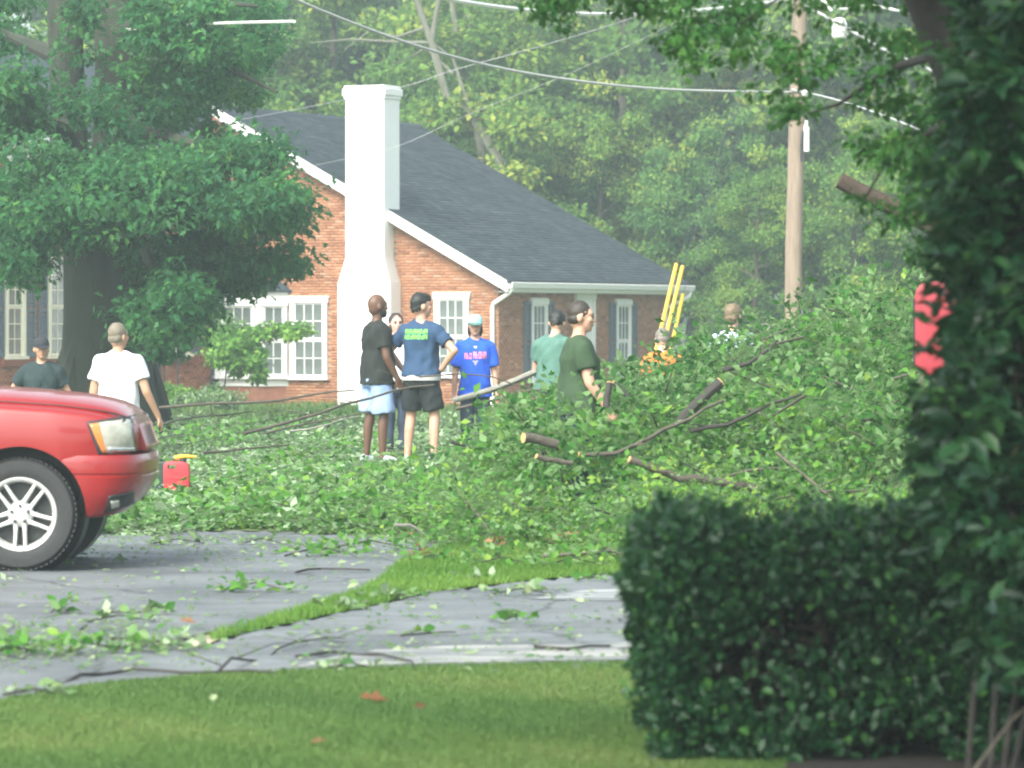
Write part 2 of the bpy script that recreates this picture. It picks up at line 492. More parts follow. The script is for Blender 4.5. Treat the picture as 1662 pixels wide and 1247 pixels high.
n.links.new(tc.outputs['Object'], wp.inputs[6]); n.links.new(n1.outputs[1], wp.inputs[7]); n.links.new(wp.outputs[2], vo.inputs['Vector'])
cr = n.nodes.new('ShaderNodeMapRange'); cr.inputs[1].default_value = .003; cr.inputs[2].default_value = .014; cr.inputs[3].default_value = .35; cr.inputs[4].default_value = 1
n.links.new(vo.outputs['Distance'], cr.inputs[0])
mc = n.nodes.new('ShaderNodeMix'); mc.data_type = 'RGBA'; mc.blend_type = 'MULTIPLY'; mc.inputs[0].default_value = 1
n.links.new(mx.outputs[2], mc.inputs[6]); n.links.new(cr.outputs[0], mc.inputs[7])
n.links.new(mc.outputs[2], b.inputs['Base Color'])
rr = n.nodes.new('ShaderNodeMapRange'); rr.inputs[1].default_value=.35; rr.inputs[2].default_value=.65; rr.inputs[3].default_value=.5; rr.inputs[4].default_value=.8
n.links.new(n3.outputs[0], rr.inputs[0]); n.links.new(rr.outputs[0], b.inputs['Roughness'])
bp = n.nodes.new('ShaderNodeBump'); bp.inputs['Strength'].default_value=.25; bp.inputs['Distance'].default_value=.006
n.links.new(n2.outputs[0], bp.inputs['Height']); n.links.new(bp.outputs[0], b.inputs['Normal'])
sheet('road', poly, .004, m_asphalt)

# wet sky sheen painted as pale colour, streaky along the drive
def streak_mat(name, c, dens):
    m, n, b = newmat(name)
    tc = n.nodes.new('ShaderNodeTexCoord')
    mp = n.nodes.new('ShaderNodeMapping'); mp.inputs['Scale'].default_value = (.5,5.5,1); mp.inputs['Rotation'].default_value=(0,0,R(-8))
    n.links.new(tc.outputs['Object'], mp.inputs[0])
    no = n.nodes.new('ShaderNodeTexNoise'); no.inputs['Scale'].default_value = 1.6; no.inputs['Detail'].default_value = 8; no.inputs['Roughness'].default_value=.7
    n.links.new(mp.outputs[0], no.inputs['Vector'])
    rp = n.nodes.new('ShaderNodeValToRGB'); rp.color_ramp.elements[0].position = dens; rp.color_ramp.elements[1].position = dens+.12
    rp.color_ramp.elements[0].color = (.115,.123,.126,1); rp.color_ramp.elements[1].color = (*c,1)
    n.links.new(no.outputs[0], rp.inputs[0]); n.links.new(rp.outputs[0], b.inputs['Base Color']); b.inputs['Roughness'].default_value=.6
    return m
def ragged(pts, g, amp=5):
    out = []
    for (a, c) in zip(pts, pts[1:]+pts[:1]):
        for k in range(5):
            t = k/5
            out.append((a[0]+(c[0]-a[0])*t + g.normal()*amp, a[1]+(c[1]-a[1])*t + g.normal()*amp*.16))
    return out
g0 = np.random.default_rng(2)
sheet('painted_sheen', [G(*p) for p in ragged([(470,1086),(700,1079),(1030,1073),(1250,1070),(1250,1043),(1030,1045),(700,1052),(560,1064)], g0)], .008, streak_mat('sheen_streaks', (.38,.37,.34), .49))
sheet('painted_sheen', [G(*p) for p in ragged([(860,975),(1030,978),(1250,976),(1250,957),(1030,957),(930,962)], g0)], .008, streak_mat('sheen_streaks_thin', (.36,.37,.37), .47))
sheet('concrete_kerb_end', [G(*p) for p in [(300,1046),(325,1036),(352,1030),(368,1036),(340,1048),(312,1055)]], .012, mat('pale_concrete',(.45,.36,.27),.85,.15,6))
sheet('mulch_bed', [Vector(p) for p in [(.30,14.0),(.36,14.8),(.44,15.3),(.41,15.7),(.50,16.1),(.62,16.5),(3.6,16.7),(3.6,14.0)]], .006, M['mulch'])

# ------------------------------------------------------------------ brick house
BR = attrmat('red_brick', [(.23,.10,.055),(.33,.145,.08),(.38,.175,.095),(.42,.205,.115),(.45,.27,.18)], .9, .25)
BRO = attrmat('orange_brick', [(.22,.07,.035),(.36,.125,.06),(.44,.165,.085),(.52,.22,.12)], .9, .25)
SH = attrmat('slate_grey_shingle', [(.032,.045,.055),(.045,.062,.074),(.06,.078,.09),(.085,.10,.108)], .8, .25)

HB = -.40                                   # foot of the walls
house = thing('brick_house', 'red brick house with white chimney and dark shingle roof behind the brush pile', 'house', (-.32, 98, 0), R(-24))
WL, DL, EZ, AP, PIT = 7.32, 10.4, 2.66, 7.15, .545   # gable wall width, side wall length, eave height, apex position, pitch

def brick_part(name, parent, mt, mtx, w, h, inside, g, bw=.2, bh=.067, gap=.007):
    """running bond of single bricks on a wall: local (a along, b up) mapped by mtx"""
    vs, fs, vv = [], [], []
    row = 0; z = 0
    while z < h:
        x = -bw*.5*(row % 2)
        while x < w:
            a0, a1, b0, b1 = max(x, 0)+gap/2, min(x+bw, w)-gap/2, z+gap/2, z+bh-gap/2
            if a1-a0 > .03 and inside((a0+a1)/2, (b0+b1)/2):
                dd = .012 + g.random()*.004
                q = [(a0,0,b0),(a1,0,b0),(a1,0,b1),(a0,0,b1),(a0+.003,-dd,b0+.003),(a1-.003,-dd,b0+.003),(a1-.003,-dd,b1-.003),(a0+.003,-dd,b1-.003)]
                n0 = len(vs); vs += [mtx @ Vector(p) for p in q]
                for f in ((4,5,6),(4,6,7),(0,1,5),(0,5,4),(1,2,6),(1,6,5),(2,3,7),(2,7,6),(3,0,4),(3,4,7)): fs.append([i+n0 for i in f])
                vv += [float(np.clip(g.normal(.5,.22),0,1))]*8
            x += bw
        z += bh; row += 1
    me = tri_mesh(name, np.array([tuple(p) for p in vs]), np.array(fs), np.array(vv))
    o = link_mesh(name, me, mt, parent)
    props(o, kind='stuff')
    return o

class Frame:
    """a wall's own frame: origin, direction along the wall, outward normal"""
    def __init__(s, o, u, nrm):
        u = Vector(u).normalized(); nrm = Vector(nrm).normalized()
        s.m = Matrix(((u.x,-nrm.x,0,o[0]),(u.y,-nrm.y,0,o[1]),(u.z,-nrm.z,1,o[2]),(0,0,0,1)))
    def box(s, mb, a0, a1, d0, d1, z0, z1):      # d = distance proud of the wall
        return mb.box((a0,-d1,z0),(a1,-d0,z1), s.m)

def window(parent, fr, a, z0, w, h, cols=3, rows=2, shut=0, trim='white', name='window', head=True, tw=.09, curtain=True):
    """double-hung sash window centred at a, glass opening w x h, sill at z0"""
    tm = M[trim]
    mb = MB()
    fr.box(mb, a-w/2-tw, a-w/2, .003, .07, z0, z0+h); fr.box(mb, a+w/2, a+w/2+tw, .003, .07, z0, z0+h)
    fr.box(mb, a-w/2-tw-.03, a+w/2+tw+.03, .003, .09, z0+h, z0+h+tw+.03)
    fr.box(mb, a-w/2-tw-.05, a+w/2+tw+.05, .004, .055, z0+h+tw+.032, z0+h+tw+.06)
    wd = mb.build(name, tm, parent)
    mb = MB(); fr.box(mb, a-w/2-tw-.04, a+w/2+tw+.04, .003, .12, z0-.07, z0-.002); mb.build('sill', tm, wd)
    sw = .045; hh = h/2
    for k in range(2):                      # upper sash outside, lower inside
        zb = z0 + k*hh; d0 = .012 if k == 0 else .026
        mb = MB()
        fr.box(mb, a-w/2+.002, a-w/2+sw, d0, d0+.022, zb+.002, zb+hh-.002); fr.box(mb, a+w/2-sw, a+w/2-.002, d0, d0+.022, zb+.002, zb+hh-.002)
        fr.box(mb, a-w/2+sw, a+w/2-sw, d0, d0+.022, zb+.002, zb+sw); fr.box(mb, a-w/2+sw, a+w/2-sw, d0, d0+.022, zb+hh-sw, zb+hh-.002)
        mw = .02
        for c in range(1, cols):
            x = a-w/2+sw+(w-2*sw)*c/cols
            fr.box(mb, x-mw/2, x+mw/2, d0+.004, d0+.02, zb+sw, zb+hh-sw)
        for r_ in range(1, rows):
            zz = zb+sw+(hh-2*sw)*r_/rows
            fr.box(mb, a-w/2+sw, a+w/2-sw, d0+.003, d0+.018, zz-mw/2, zz+mw/2)
        mb.build('sash', tm, wd)
        pw, ph = (w-2*sw)/cols, (hh-2*sw)/rows
        pm = None
        for c in range(cols):
            for r_ in range(rows):
                if pm is None:
                    q = MB(); q.box((-pw/2+.002,-.004,-ph/2+.002),(pw/2-.002,.0,ph/2-.002))
                    pm = q.mesh('pane')
                o = link_mesh('pane', pm, M['glass'], wd)
                o.matrix_local = fr.m @ Matrix.Translation((a-w/2+sw+pw*(c+.5), -d0-.004, zb+sw+ph*(r_+.5)))
    for s in ((-1, 1) if shut == 2 else (1,) if shut == 1 else ()):
        x0 = a + s*(w/2+tw+.03+.02); x1 = x0 + s*.36
        lo, hi = min(x0,x1), max(x0,x1)
        mb = MB()
        fr.box(mb, lo, lo+.045, .016, .06, z0-.02, z0+h+.06); fr.box(mb, hi-.045, hi, .016, .06, z0-.02, z0+h+.06)
        for zz in (z0-.02, z0+h*.45, z0+h-.01): fr.box(mb, lo+.045, hi-.045, .016, .058, zz, zz+.07)
        shu = mb.build('shutter', M['shutter'], wd)
        mb = MB(); nl = int(h/.075)
        for i in range(nl):
            zz = z0+.05+i*(h-.06)/nl
            if abs(zz-(z0+h*.45+.035)) < .07: continue
            vs = [fr.m @ Vector(p) for p in ((lo+.045,-.020,zz+.055),(hi-.045,-.020,zz+.055),(hi-.045,-.048,zz),(lo+.045,-.048,zz))]
            mb.add(vs, [(0,1,2,3)])
        props(mb.build('louvre', M['shutter'], shu), kind='stuff')
    return wd

gh = np.random.default_rng(3)
gable = Frame((-WL, 0, HB), (1,0,0), (0,-1,0))           # a runs from the inner corner to the outer corner
side = Frame((0, 0, HB), (0,1,0), (1,0,0))               # a runs away from the camera
def gtop(x): return EZ + PIT*(min(AP, -x)) if x <= 0 else EZ
# bodies of the walls (mortar) with the bricks in front
mb = MB(); mb.prism([(-WL,HB),(0,HB),(0,EZ),(-AP,EZ+PIT*AP),(-WL,EZ+PIT*AP-.1)], 'y', 0, .25); wall_g = mb.build('gable_wall', M['mortar'], house)
mb = MB(); mb.box((-.25,.25,HB),(0,DL,EZ)); wall_s = mb.build('side_wall', M['mortar'], house)
mb = MB(); mb.prism([(-2*AP,HB),(0,HB),(0,EZ),(-AP,EZ+PIT*AP),(-2*AP,EZ)], 'y', DL+.001, DL+.25); mb.build('rear_wall', M['mortar'], house)
wins_g = [(WL-1.143, .40-HB, .68, 1.74), (WL-4.79, .34-HB, .78, 1.72)]
def ing(a, z):
    x = a-WL
    if z+HB > gtop(x)-.05: return False
    for (ca, z0, w_, h_) in wins_g:
        if abs(a-ca) < w_/2+.1 and z0-.08 < z < z0+h_+.14: return False
    if a < 2.02 and .56 < z < 2.65: return False
    if abs(a-(WL-3.11)) < .5: return False
    return True
brick_part('brick', wall_g, BR, gable.m, WL, EZ+PIT*AP-HB, ing, gh)
wins_s = [(2.25, .27-HB, .72, 1.75), (7.35, .27-HB, .72, 1.75)]
def ins(a, z):
    for (ca, z0, w_, h_) in wins_s:
        if abs(a-ca) < w_/2+.1 and z0-.08 < z < z0+h_+.14: return False
    if abs(a-5.0) < .62 and z < 2.72: return False
    return True
brick_part('brick', wall_s, BR, side.m, DL, EZ-HB, ins, gh)
for i, (ca, z0, w_, h_) in enumerate(wins_g): window(house, gable, ca, z0, w_, h_)
for (ca, z0, w_, h_) in wins_s: window(house, side, ca, z0, w_, h_, shut=2)
# door in the side wall
mb = MB(); side.box(mb, 4.42, 4.55, .003, .06, .1, 2.55); side.box(mb, 5.45, 5.58, .003, .06, .1, 2.55); side.box(mb, 4.40, 5.60, .003, .08, 2.552, 2.70)
door = mb.build('door', M['white'], house)
mb = MB(); side.box(mb, 4.552, 5.448, .004, .03, .1, 2.55)
for z0, z1 in ((.25,.95),(1.1,1.7),(1.82,2.4)):
    for a0, a1 in ((4.65,4.95),(5.05,5.35)): side.box(mb, a0, a1, .031, .042, z0, z1)
mb.build('door_leaf', M['white'], door)
mb = MB(); mb.ell(side.m @ Vector((5.36,-.07,1.05)), (.03,.03,.03)); mb.build('handle', M['chrome'], door)

# bay window at the inner corner
bay = None
bf = [((-WL+.12, 0), (-WL+.45, -.5)), ((-WL+.45, -.5), (-WL+1.45, -.5)), ((-WL+1.45, -.5), (-WL+1.98, 0))]
mb = MB()
pl = [(-WL+.12,0),(-WL+.45,-.5),(-WL+1.45,-.5),(-WL+1.98,0)]
mb.prism(pl, 'z', 2.12, 2.30)
bay = mb.build('bay_window', M['white'], house)
mb = MB(); mb.prism(pl, 'z', .12, .25); mb.build('bay_sill', M['white'], bay)
mb = MB(); mb.prism([(-WL+.16,0),(-WL+.48,-.46),(-WL+1.42,-.46),(-WL+1.94,0)], 'z', HB, .118); mb.build('bay_base', mat('bay_brick', (.36,.15,.09), .9, .2, 9, .3, 30), bay)
ft = [(-WL+.0,0),(-WL+.40,-.6),(-WL+1.50,-.6),(-WL+2.1,0)]; tp = [(-WL+.3,0),(-WL+.62,-.12),(-WL+1.32,-.12),(-WL+1.75,0)]
mb = MB(); mb.loft([[(p[0],p[1],2.302) for p in ft], [(p[0],p[1],2.34) for p in ft], [(p[0],p[1],2.58) for p in tp]]); mb.build('bay_roof', SH, bay)
for (p, q) in bf:
    u = Vector((q[0]-p[0], q[1]-p[1], 0)); L_ = u.length; nn = Vector((u.y,-u.x,0)).normalized()
    fr = Frame((p[0],p[1],0), u, nn)
    mb = MB(); fr.box(mb, 0, L_, -.08, 0.0, .252, 2.118); mb.build('bay_panel', M['white'], bay)
    window(house, fr, L_/2, .36, L_-.24, 1.62, cols=2 if L_ < .9 else 3, tw=.06)

# roof: one slab under single rows of shingles
ov, oe, th = .28, .38, .07
def roofz(x): return EZ + .10 + PIT*(-x)
RL = DL + .25
rs = MB()
rs.prism([(oe, roofz(oe)-th), (-AP, roofz(-AP)-th), (-AP, roofz(-AP)), (oe, roofz(oe))], 'y', -ov, RL+ov)
roof = rs.build('roof', mat('roof_deck', (.05,.055,.06), .9), house)
rs = MB(); rs.prism([(-2*AP-oe, roofz(oe)-th), (-AP-.002, roofz(-AP)-th), (-AP-.002, roofz(-AP)), (-2*AP-oe, roofz(oe))], 'y', -ov+.3, RL+ov); rs.build('roof_slope', SH, roof)
vs, fs, vv = [], [], []
sl_ = Vector((-1,0,PIT)).normalized(); nrm = Vector((PIT,0,1)).normalized()
tot = (AP+oe)/abs(sl_.x); ncs = int(tot/.14)
for c in range(ncs):
    s0 = c*tot/ncs
    y = -ov-.02 - (.15 if c % 2 else 0)
    while y < RL+ov+.02:
        wd_ = .28 + gh.random()*.06
        y0, y1 = max(y, -ov-.02)+.003, min(y+wd_, RL+ov+.02)-.003
        if y1-y0 > .02:
            hp = .011+gh.random()*.006; ex = gh.normal()*.006
            p = [Vector((oe,0,roofz(oe))) + sl_*(s0-.02+ex) + nrm*hp, Vector((oe,0,roofz(oe))) + sl_*(s0+tot/ncs+.01) + nrm*.003]
            b0 = Vector((oe,0,roofz(oe))) + sl_*(s0-.02+ex) + nrm*(.001)
            q = [(p[0].x,y0,p[0].z),(p[0].x,y1,p[0].z),(p[1].x,y1,p[1].z),(p[1].x,y0,p[1].z),(b0.x,y0,b0.z),(b0.x,y1,b0.z)]
            n0 = len(vs); vs += q
            for f in ((0,1,2),(0,2,3),(4,5,1),(4,1,0)): fs.append([i+n0 for i in f])
            vv += [float(np.clip(gh.normal(.45,.22),0,1))]*6
        y += wd_
me = tri_mesh('shingle', np.array(vs), np.array(fs), np.array(vv))
props(link_mesh('shingle', me, SH, roof), kind='stuff')
mb = MB()
for i in range(38):
    y0 = -ov+i*(RL+2*ov)/38; y1 = y0+(RL+2*ov)/38-.01
    z = roofz(-AP)
    mb.add([(-AP+.13,y0,z-.055),(-AP,y0,z+.03),(-AP-.13,y0,z-.055),(-AP+.13,y1,z-.045),(-AP,y1,z+.045),(-AP-.13,y1,z-.045)], [(0,1,4,3),(1,2,5,4),(0,3,5,2),(0,2,1),(3,4,5)])
props(mb.build('ridge_cap', SH, roof), kind='stuff')
# rake boards, cornice return, gutter, downspouts
mb = MB(); mb.prism([(oe-.02, roofz(oe)-.26), (-AP, roofz(-AP)-.24), (-AP, roofz(-AP)-.005), (oe-.02, roofz(oe)-.005)], 'y', -ov-.045, -ov-.021); mb.build('rake_board', M['white'], house)
mb = MB(); mb.prism([(.06, roofz(.06)-.34), (-AP, roofz(-AP)-.34), (-AP, roofz(-AP)-.17), (.06, roofz(.06)-.17)], 'y', -.05, -.018); mb.build('frieze_board', M['white'], house)
mb = MB(); mb.prism([(oe-.03, roofz(oe)-.1), (-AP, roofz(-AP)-.1), (-AP, roofz(-AP)-th-.005), (oe-.03, roofz(oe)-th-.005)], 'y', -ov-.018, -.001); mb.build('soffit', M['white'], house)
ze = roofz(oe)
mb = MB(); mb.box((.002,.0,ze-.27),(oe-.04,RL+ov-.02,ze-.245)); mb.build('soffit', M['white'], house)
mb = MB(); mb.prism([(oe,-.03),(oe+.10,-.02),(oe+.13,.10),(oe+.10,.11),(oe+.08,.01),(oe,.01)], 'y', -ov-.02, RL+ov)
for i in range(len(mb.v)): mb.v[i] = (mb.v[i][0], mb.v[i][1], mb.v[i][2]+ze-.15)
mb.box((oe-.04,-ov-.01,ze-.25),(oe-.002,RL+ov-.01,ze-.06)); mb.build('gutter', M['white'], house)
mb = MB(); mb.tube([(oe+.05,-.18,ze-.15),(oe+.05,-.18,ze-.22),(oe-.05,-.16,ze-.30),(-.06,-.10,ze-.52),(-.1,-.075,ze-.62),(-.1,-.075,HB+.15),(-.04,-.2,HB+.02)], .05, 8); mb.build('downspout', M['white'], house, smooth=True)
mb = MB(); mb.tube([(oe+.06,RL+.1,ze-.15),(oe+.05,RL+.05,ze-.3),(.09,DL-.35,ze-.6),(.07,DL-.4,ze-.7),(.07,DL-.4,HB)], .05, 8); mb.build('downspout', M['white'], house, smooth=True)
# chimney: stepped shoulders, corbelled head
cx_ = -3.11
def rect(w_, d0, d1, z): return [(cx_-w_/2,d0,z),(cx_+w_/2,d0,z),(cx_+w_/2,d1,z),(cx_-w_/2,d1,z)]
mb = MB()
rg = [rect(1.34,-.56,.12,HB), rect(1.34,-.56,.12,2.45)]
for i in range(9):
    t = i/8; w_ = 1.34-(1.34-1.0)*t; z = 2.45+.07*i
    rg.append(rect(w_,-.56+.04*t,.12+.18*t,z)); rg.append(rect(w_,-.56+.04*t,.12+.18*t,z+.068))
rg += [rect(.98,-.52,.3,3.08), rect(.98,-.52,.3,6.72)]
mb.loft(rg); ch = mb.build('chimney', M['chim'], house)
mb = MB(); mb.box((cx_-.52,-.55,6.722),(cx_+.52,.33,6.80)); mb.box((cx_-.55,-.58,6.802),(cx_+.55,.36,6.96)); mb.box((cx_-.52,-.55,6.962),(cx_+.52,.33,7.03)); mb.build('chimney_head', M['chim'], ch, bevel=.012)
mb = MB(); mb.box((cx_-.3,-.3,7.031),(cx_+.3,.1,7.05)); mb.build('flue', M['plasticdark'], ch)

# ------------------------------------------------------------------ left wing: taller brick house in front on the left
wing = thing('brick_house', 'orange brick house with cream windows and grey shutters behind the big tree', 'house', (-.32, 98, 0), R(-24))
WT, WE = 14.0, 5.4
wf = Frame((-WL, -WT, HB), (0,1,0), (1,0,0))            # a = WT - t
mb = MB(); mb.box((-WL-7,-WT,HB),(-WL-.002,-.002,WE)); ww = mb.build('wall', M['mortar'], wing)
tw_ = [1.6, 3.45, 5.3, 7.28, 9.1, 10.95, 12.7]
wz0, ww_, wh_ = 1.28, .62, 2.12
def inw(a, z):
    for t in tw_:
        if abs(a-(WT-t)) < ww_/2+.12 and (wz0-.08 < z < wz0+wh_+.15 or wz0+3.0 < z < wz0+4.3): return False
    return True
brick_part('brick', ww, BRO, wf.m, WT, WE-HB, inw, gh)
for t in tw_:
    window(wing, wf, WT-t, wz0, ww_, wh_, cols=2, rows=3, shut=2, trim='cream', tw=.11)
    window(wing, wf, WT-t, wz0+3.05, ww_, 1.1, cols=2, rows=2, shut=0, trim='cream', tw=.1)
    mb = MB(); wf.box(mb, WT-t-.62, WT-t+.62, .003, .14, wz0-.22, wz0-.075); mb.build('brick_sill', BRO, wing)
mb = MB(); mb.box((-WL-7.3,-WT-.3,WE),(-WL+.35,-.01,WE+.06)); mb.box((-WL+.02,-WT-.2,WE-.3),(-WL+.10,-.01,WE-.002)); mb.box((-WL+.22,-WT-.3,WE+.062),(-WL+.4,-.01,WE+.2)); mb.build('cornice', M['white'], wing)
mb = MB(); mb.prism([(-WL+.38,WE+.202),(-WL-3.5,WE+2.6),(-WL-7.4,WE+.202)], 'y', -WT-.3, -.02); mb.build('roof', SH, wing)
mb = MB(); mb.box((-WL+.02,-.14,HB),(-WL+.12,-.05,WE-.31)); mb.build('downspout', M['gutterdark'], wing)
mb = MB(); mb.tube([(-WL+.16,-.3,2.75),(-WL+.25,-.45,2.6),(-WL+.4,-.5,2.5),(-WL+.42,-.5,2.35)], .06, 8); mb.build('gutter_elbow', M['white'], wing, smooth=True)
mb = MB(); mb.box((-WL+.02,-2.76,HB),(-WL+.1,-2.68,WE-.31)); mb.build('downspout', M['gutterdark'], wing)

# black handrail by the steps
rl = thing('iron_railing', 'black iron handrail with two posts beside the big tree trunk', 'railing', (-7.6, 94.2, -.35))
mb = MB(); mb.tube([(-.25,0,1.42),(.45,.1,1.42)], .025, 6); mb.build('rail', M['iron'], rl)
for x in (0.0, .30):
    mb = MB(); mb.tube([(x,.04,0),(x,.04,1.42)], .022, 6); mb.build('post', M['iron'], rl)
mb = MB(); mb.tube([(-.25,0,1.1),(.45,.1,1.1)], .016, 6); mb.build('rail', M['iron'], rl)
# ------------------------------------------------------------------ trees
def np3(v): return np.array([v.x, v.y, v.z])

def wobble(a, b, n, amp, g):
    a, b = Vector(a), Vector(b); pts = []
    for i in range(n+1):
        t = i/n
        p = a.lerp(b, t)
        k = sin(pi*t)*amp if i < n else amp*.3
        pts.append(p + Vector((g.normal(), g.normal(), g.normal()*.5))*k*.6 if 0 < i else p)
    return pts

def wood_variant(g, h, cr, leaf, per, lo=.2):
    """trunk mesh + crown mesh of a woodland tree, local coordinates"""
    mb = MB()
    tr = wobble((0,0,-.3), (g.normal()*.8, g.normal()*.5, h*.8), 7, .3, g)
    r0 = h*.017
    mb.tube(tr, [r0*(1-.75*i/7) for i in range(8)], 9)
    C, Rr = [], []
    for k in range(15):
        t = lo+.08 + (.9-lo)*k/15
        i = min(int(t*7), 6); b = tr[i].lerp(tr[i+1], t*7-i)
        a = g.random()*2*pi; rad = cr*(.5+.5*sin(pi*min(1, .22+t*.8)))*(.75+.4*g.random())
        e = b + Vector((cos(a)*rad, sin(a)*rad, rad*(.35+.3*g.random())))
        lp = wobble(b, e, 4, .25, g)
        mb.tube(lp, [r0*.45*(1-.8*j/4)*(1.1-t*.6) for j in range(5)], 6)
        for j in range(7):
            q = lp[2].lerp(lp[4], g.random()*1.1) + Vector((g.normal(), g.normal(), g.normal()*.7))*cr*.2
            C.append(tuple(q)); Rr.append(cr*(.13+.11*g.random()))
    C.append((tr[7].x, tr[7].y, h*.92)); Rr.append(cr*.25)
    C = np.array(C); Rr = np.array(Rr)
    pos, d, nr = clump_leaves(C, Rr, per, g, flat=.7)
    N = len(pos)
    v = np.repeat(np.clip(g.normal(.45,.16,len(C)),0,1), per) + g.normal(0,.15,N)
    L = leaf*(.7+.6*g.random(N))
    return mb, leaf_mesh('crown', pos, d, nr, L, L*.62, v, 'quad')

gt = np.random.default_rng(11)
VAR = []
for k in range(4):
    mb, cm = wood_variant(gt, 17, 4.6, .27, 300, .12)
    tm_ = mb.mesh('trunk'); VAR.append((tm_, cm))
us = {}
def wood_tree(x, y, z, sc, rot, k, label, group, lm, bark='bark'):
    t = thing('tree', label, 'tree', (x, y, z), rot, group)
    for me_, m_ in ((VAR[k][0], M[bark]), (VAR[k][1], LM[lm])):
        if len(me_.materials) == 0: me_.materials.append(m_)
    a = link_mesh('trunk', VAR[k][0], None, t); b = link_mesh('crown', VAR[k][1], None, t)
    b.material_slots[0].link = 'OBJECT'; b.material_slots[0].material = LM[lm]
    for o in (a, b): o.scale = sc if hasattr(sc, '__len__') else (sc,)*3
    return t
WG = 'trees of the wood behind the houses'
for i, (px, Y, sc, lm) in enumerate([(-60,150,1.1,'far2'),(215,152,1.15,'far2'),(330,134,.95,'far'),(455,146,1.1,'far2'),(560,132,.9,'far'),
        (650,150,1.15,'far2'),(900,140,1.05,'far'),(985,131,.85,'far'),(1065,152,1.1,'far2'),(1140,136,.9,'far'),
        (1215,146,1.05,'far'),(1300,128,.9,'far'),(1400,142,1.1,'far2'),(1490,126,.95,'far'),(1580,140,1.1,'far'),(1700,130,1.0,'far'),(1820,140,1.1,'far2'),(-200,140,1.1,'far2'),
        (190,170,1.3,'far2'),(400,172,1.3,'far2'),(640,176,1.35,'far2'),(860,172,1.3,'far2'),(1120,178,1.35,'far2'),(1350,172,1.3,'far2'),(1580,175,1.3,'far2')]):
    p = P(px, HY, Y)
    if px < 480: lab, gr = 'leafy tree of the wood rising behind the orange brick wing and big oak', 'trees behind the left wing'
    elif px < 800: lab, gr = 'leafy tree of the wood rising behind the chimney and roof ridge', 'trees behind the chimney'
    elif px < 1250: lab, gr = 'leafy tree of the wood rising between the roof slope and the utility pole', 'trees between roof and pole'
    else: lab, gr = 'leafy tree of the wood rising to the right of the utility pole', 'trees right of the pole'
    tone = 'yellowish leafy' if lm == 'far' else 'deep green'
    lab = lab.replace('leafy', tone); gr = tone + ' ' + gr
    wood_tree(p.x, Y, float(gz(p.x, Y)), sc*(.9+.2*gt.random()), gt.random()*6.28, i % 4, lab, gr, lm)
# overhanging lower trees beside the roof's right slope
for (px, Y, sc, lab) in ((800,124,(.62,.62,.66),'light green bushy tree overhanging the top of the roof slope'),(985,122,(.5,.5,.55),'yellowish bushy tree overhanging the middle of the roof slope'),
                    (1140,116,(.42,.42,.46),'low dark bushy tree standing at the far corner of the roof'),(1215,112,(.36,.36,.4),'small bushy tree just left of the utility pole foot'),
                    (1385,112,(.45,.45,.45),'small bushy tree just right of the utility pole foot'),(1470,104,(.4,.4,.4),'small bushy tree behind the red panel')):
    p = P(px, HY, Y)
    wood_tree(p.x, Y, float(gz(p.x, Y)), sc, gt.random()*6.28, int(gt.integers(4)), lab, None, 'far2' if px in (1140,) else 'far')

# the two pale bare-stemmed trees above the roof
def pale_tree(label, stems, limbs, clumps, base):
    t = thing('tree', label, 'tree', base)
    mb = MB()
    for pts, r in stems: mb.tube(pts, [r*(1-.6*i/(len(pts)-1)) for i in range(len(pts))], 8)
    tk = mb.build('trunk', M['palebark'], t, world=True, smooth=True)
    for pts, r in limbs:
        m2 = MB(); m2.tube(pts, [r*(1-.75*i/(len(pts)-1)) for i in range(len(pts))], 6); m2.build('limb', M['palebark'], t, world=True, smooth=True)
    C = np.array([tuple(c) for c in clumps]) - np.array(base); per = 260
    pos, d, nr = clump_leaves(C, np.full(len(C), .8), per, gt, flat=.75)
    N = len(pos); v = np.repeat(np.clip(gt.normal(.5,.15,len(C)),0,1), per) + gt.normal(0,.15,N)
    L = .24*(.7+.6*gt.random(N))
    link_mesh('crown', leaf_mesh('crown', pos, d, nr, L, L*.6, v), LM['far'], t)
Y = 121.0
q = lambda x, y, dy=0: P(x, y, Y+dy)
pale_tree('bare pale forked tree leaning up left above the roof ridge', [([P(850,560,Y),q(815,265),q(765,190),q(722,150),q(706,85),q(676,0),q(655,-80)], .17), ([q(722,150),q(700,70),q(712,0),q(716,-80)], .11)],
   [([q(700,70),q(640,68),q(570,64),q(500,70)], .06), ([q(690,45),q(645,60),q(600,50),q(560,80)], .05), ([q(765,190),q(735,95),q(700,68)], .07), ([q(735,120),q(690,78),q(655,100),q(640,102)],.05)],
   [q(560+60*i+gt.normal()*20, 40+gt.normal()*60, 2+gt.normal()) for i in range(5)] + [q(820+gt.normal()*40, 210+gt.normal()*40, gt.normal()) for i in range(8)] + [q(790,60,2),q(850,90,2),q(840,20,2)], tuple(P(850,560,Y)))
Y = 124.0
pale_tree('straight pale stemmed tree right of the forked one above the roof', [([P(800,560,Y),q(790,300),q(772,190),q(750,110),q(742,60),q(733,0),q(725,-80)], .15)],
   [([q(760,150),q(772,80),q(758,30),q(752,-20)], .07),([q(790,300),q(830,240),q(800,190)],.08)],
   [q(860+gt.normal()*60, 150+gt.normal()*70, 1+gt.normal()) for i in range(12)] + [q(770+gt.normal()*40,-20+gt.normal()*20,1) for i in range(3)], tuple(P(800,560,Y)))

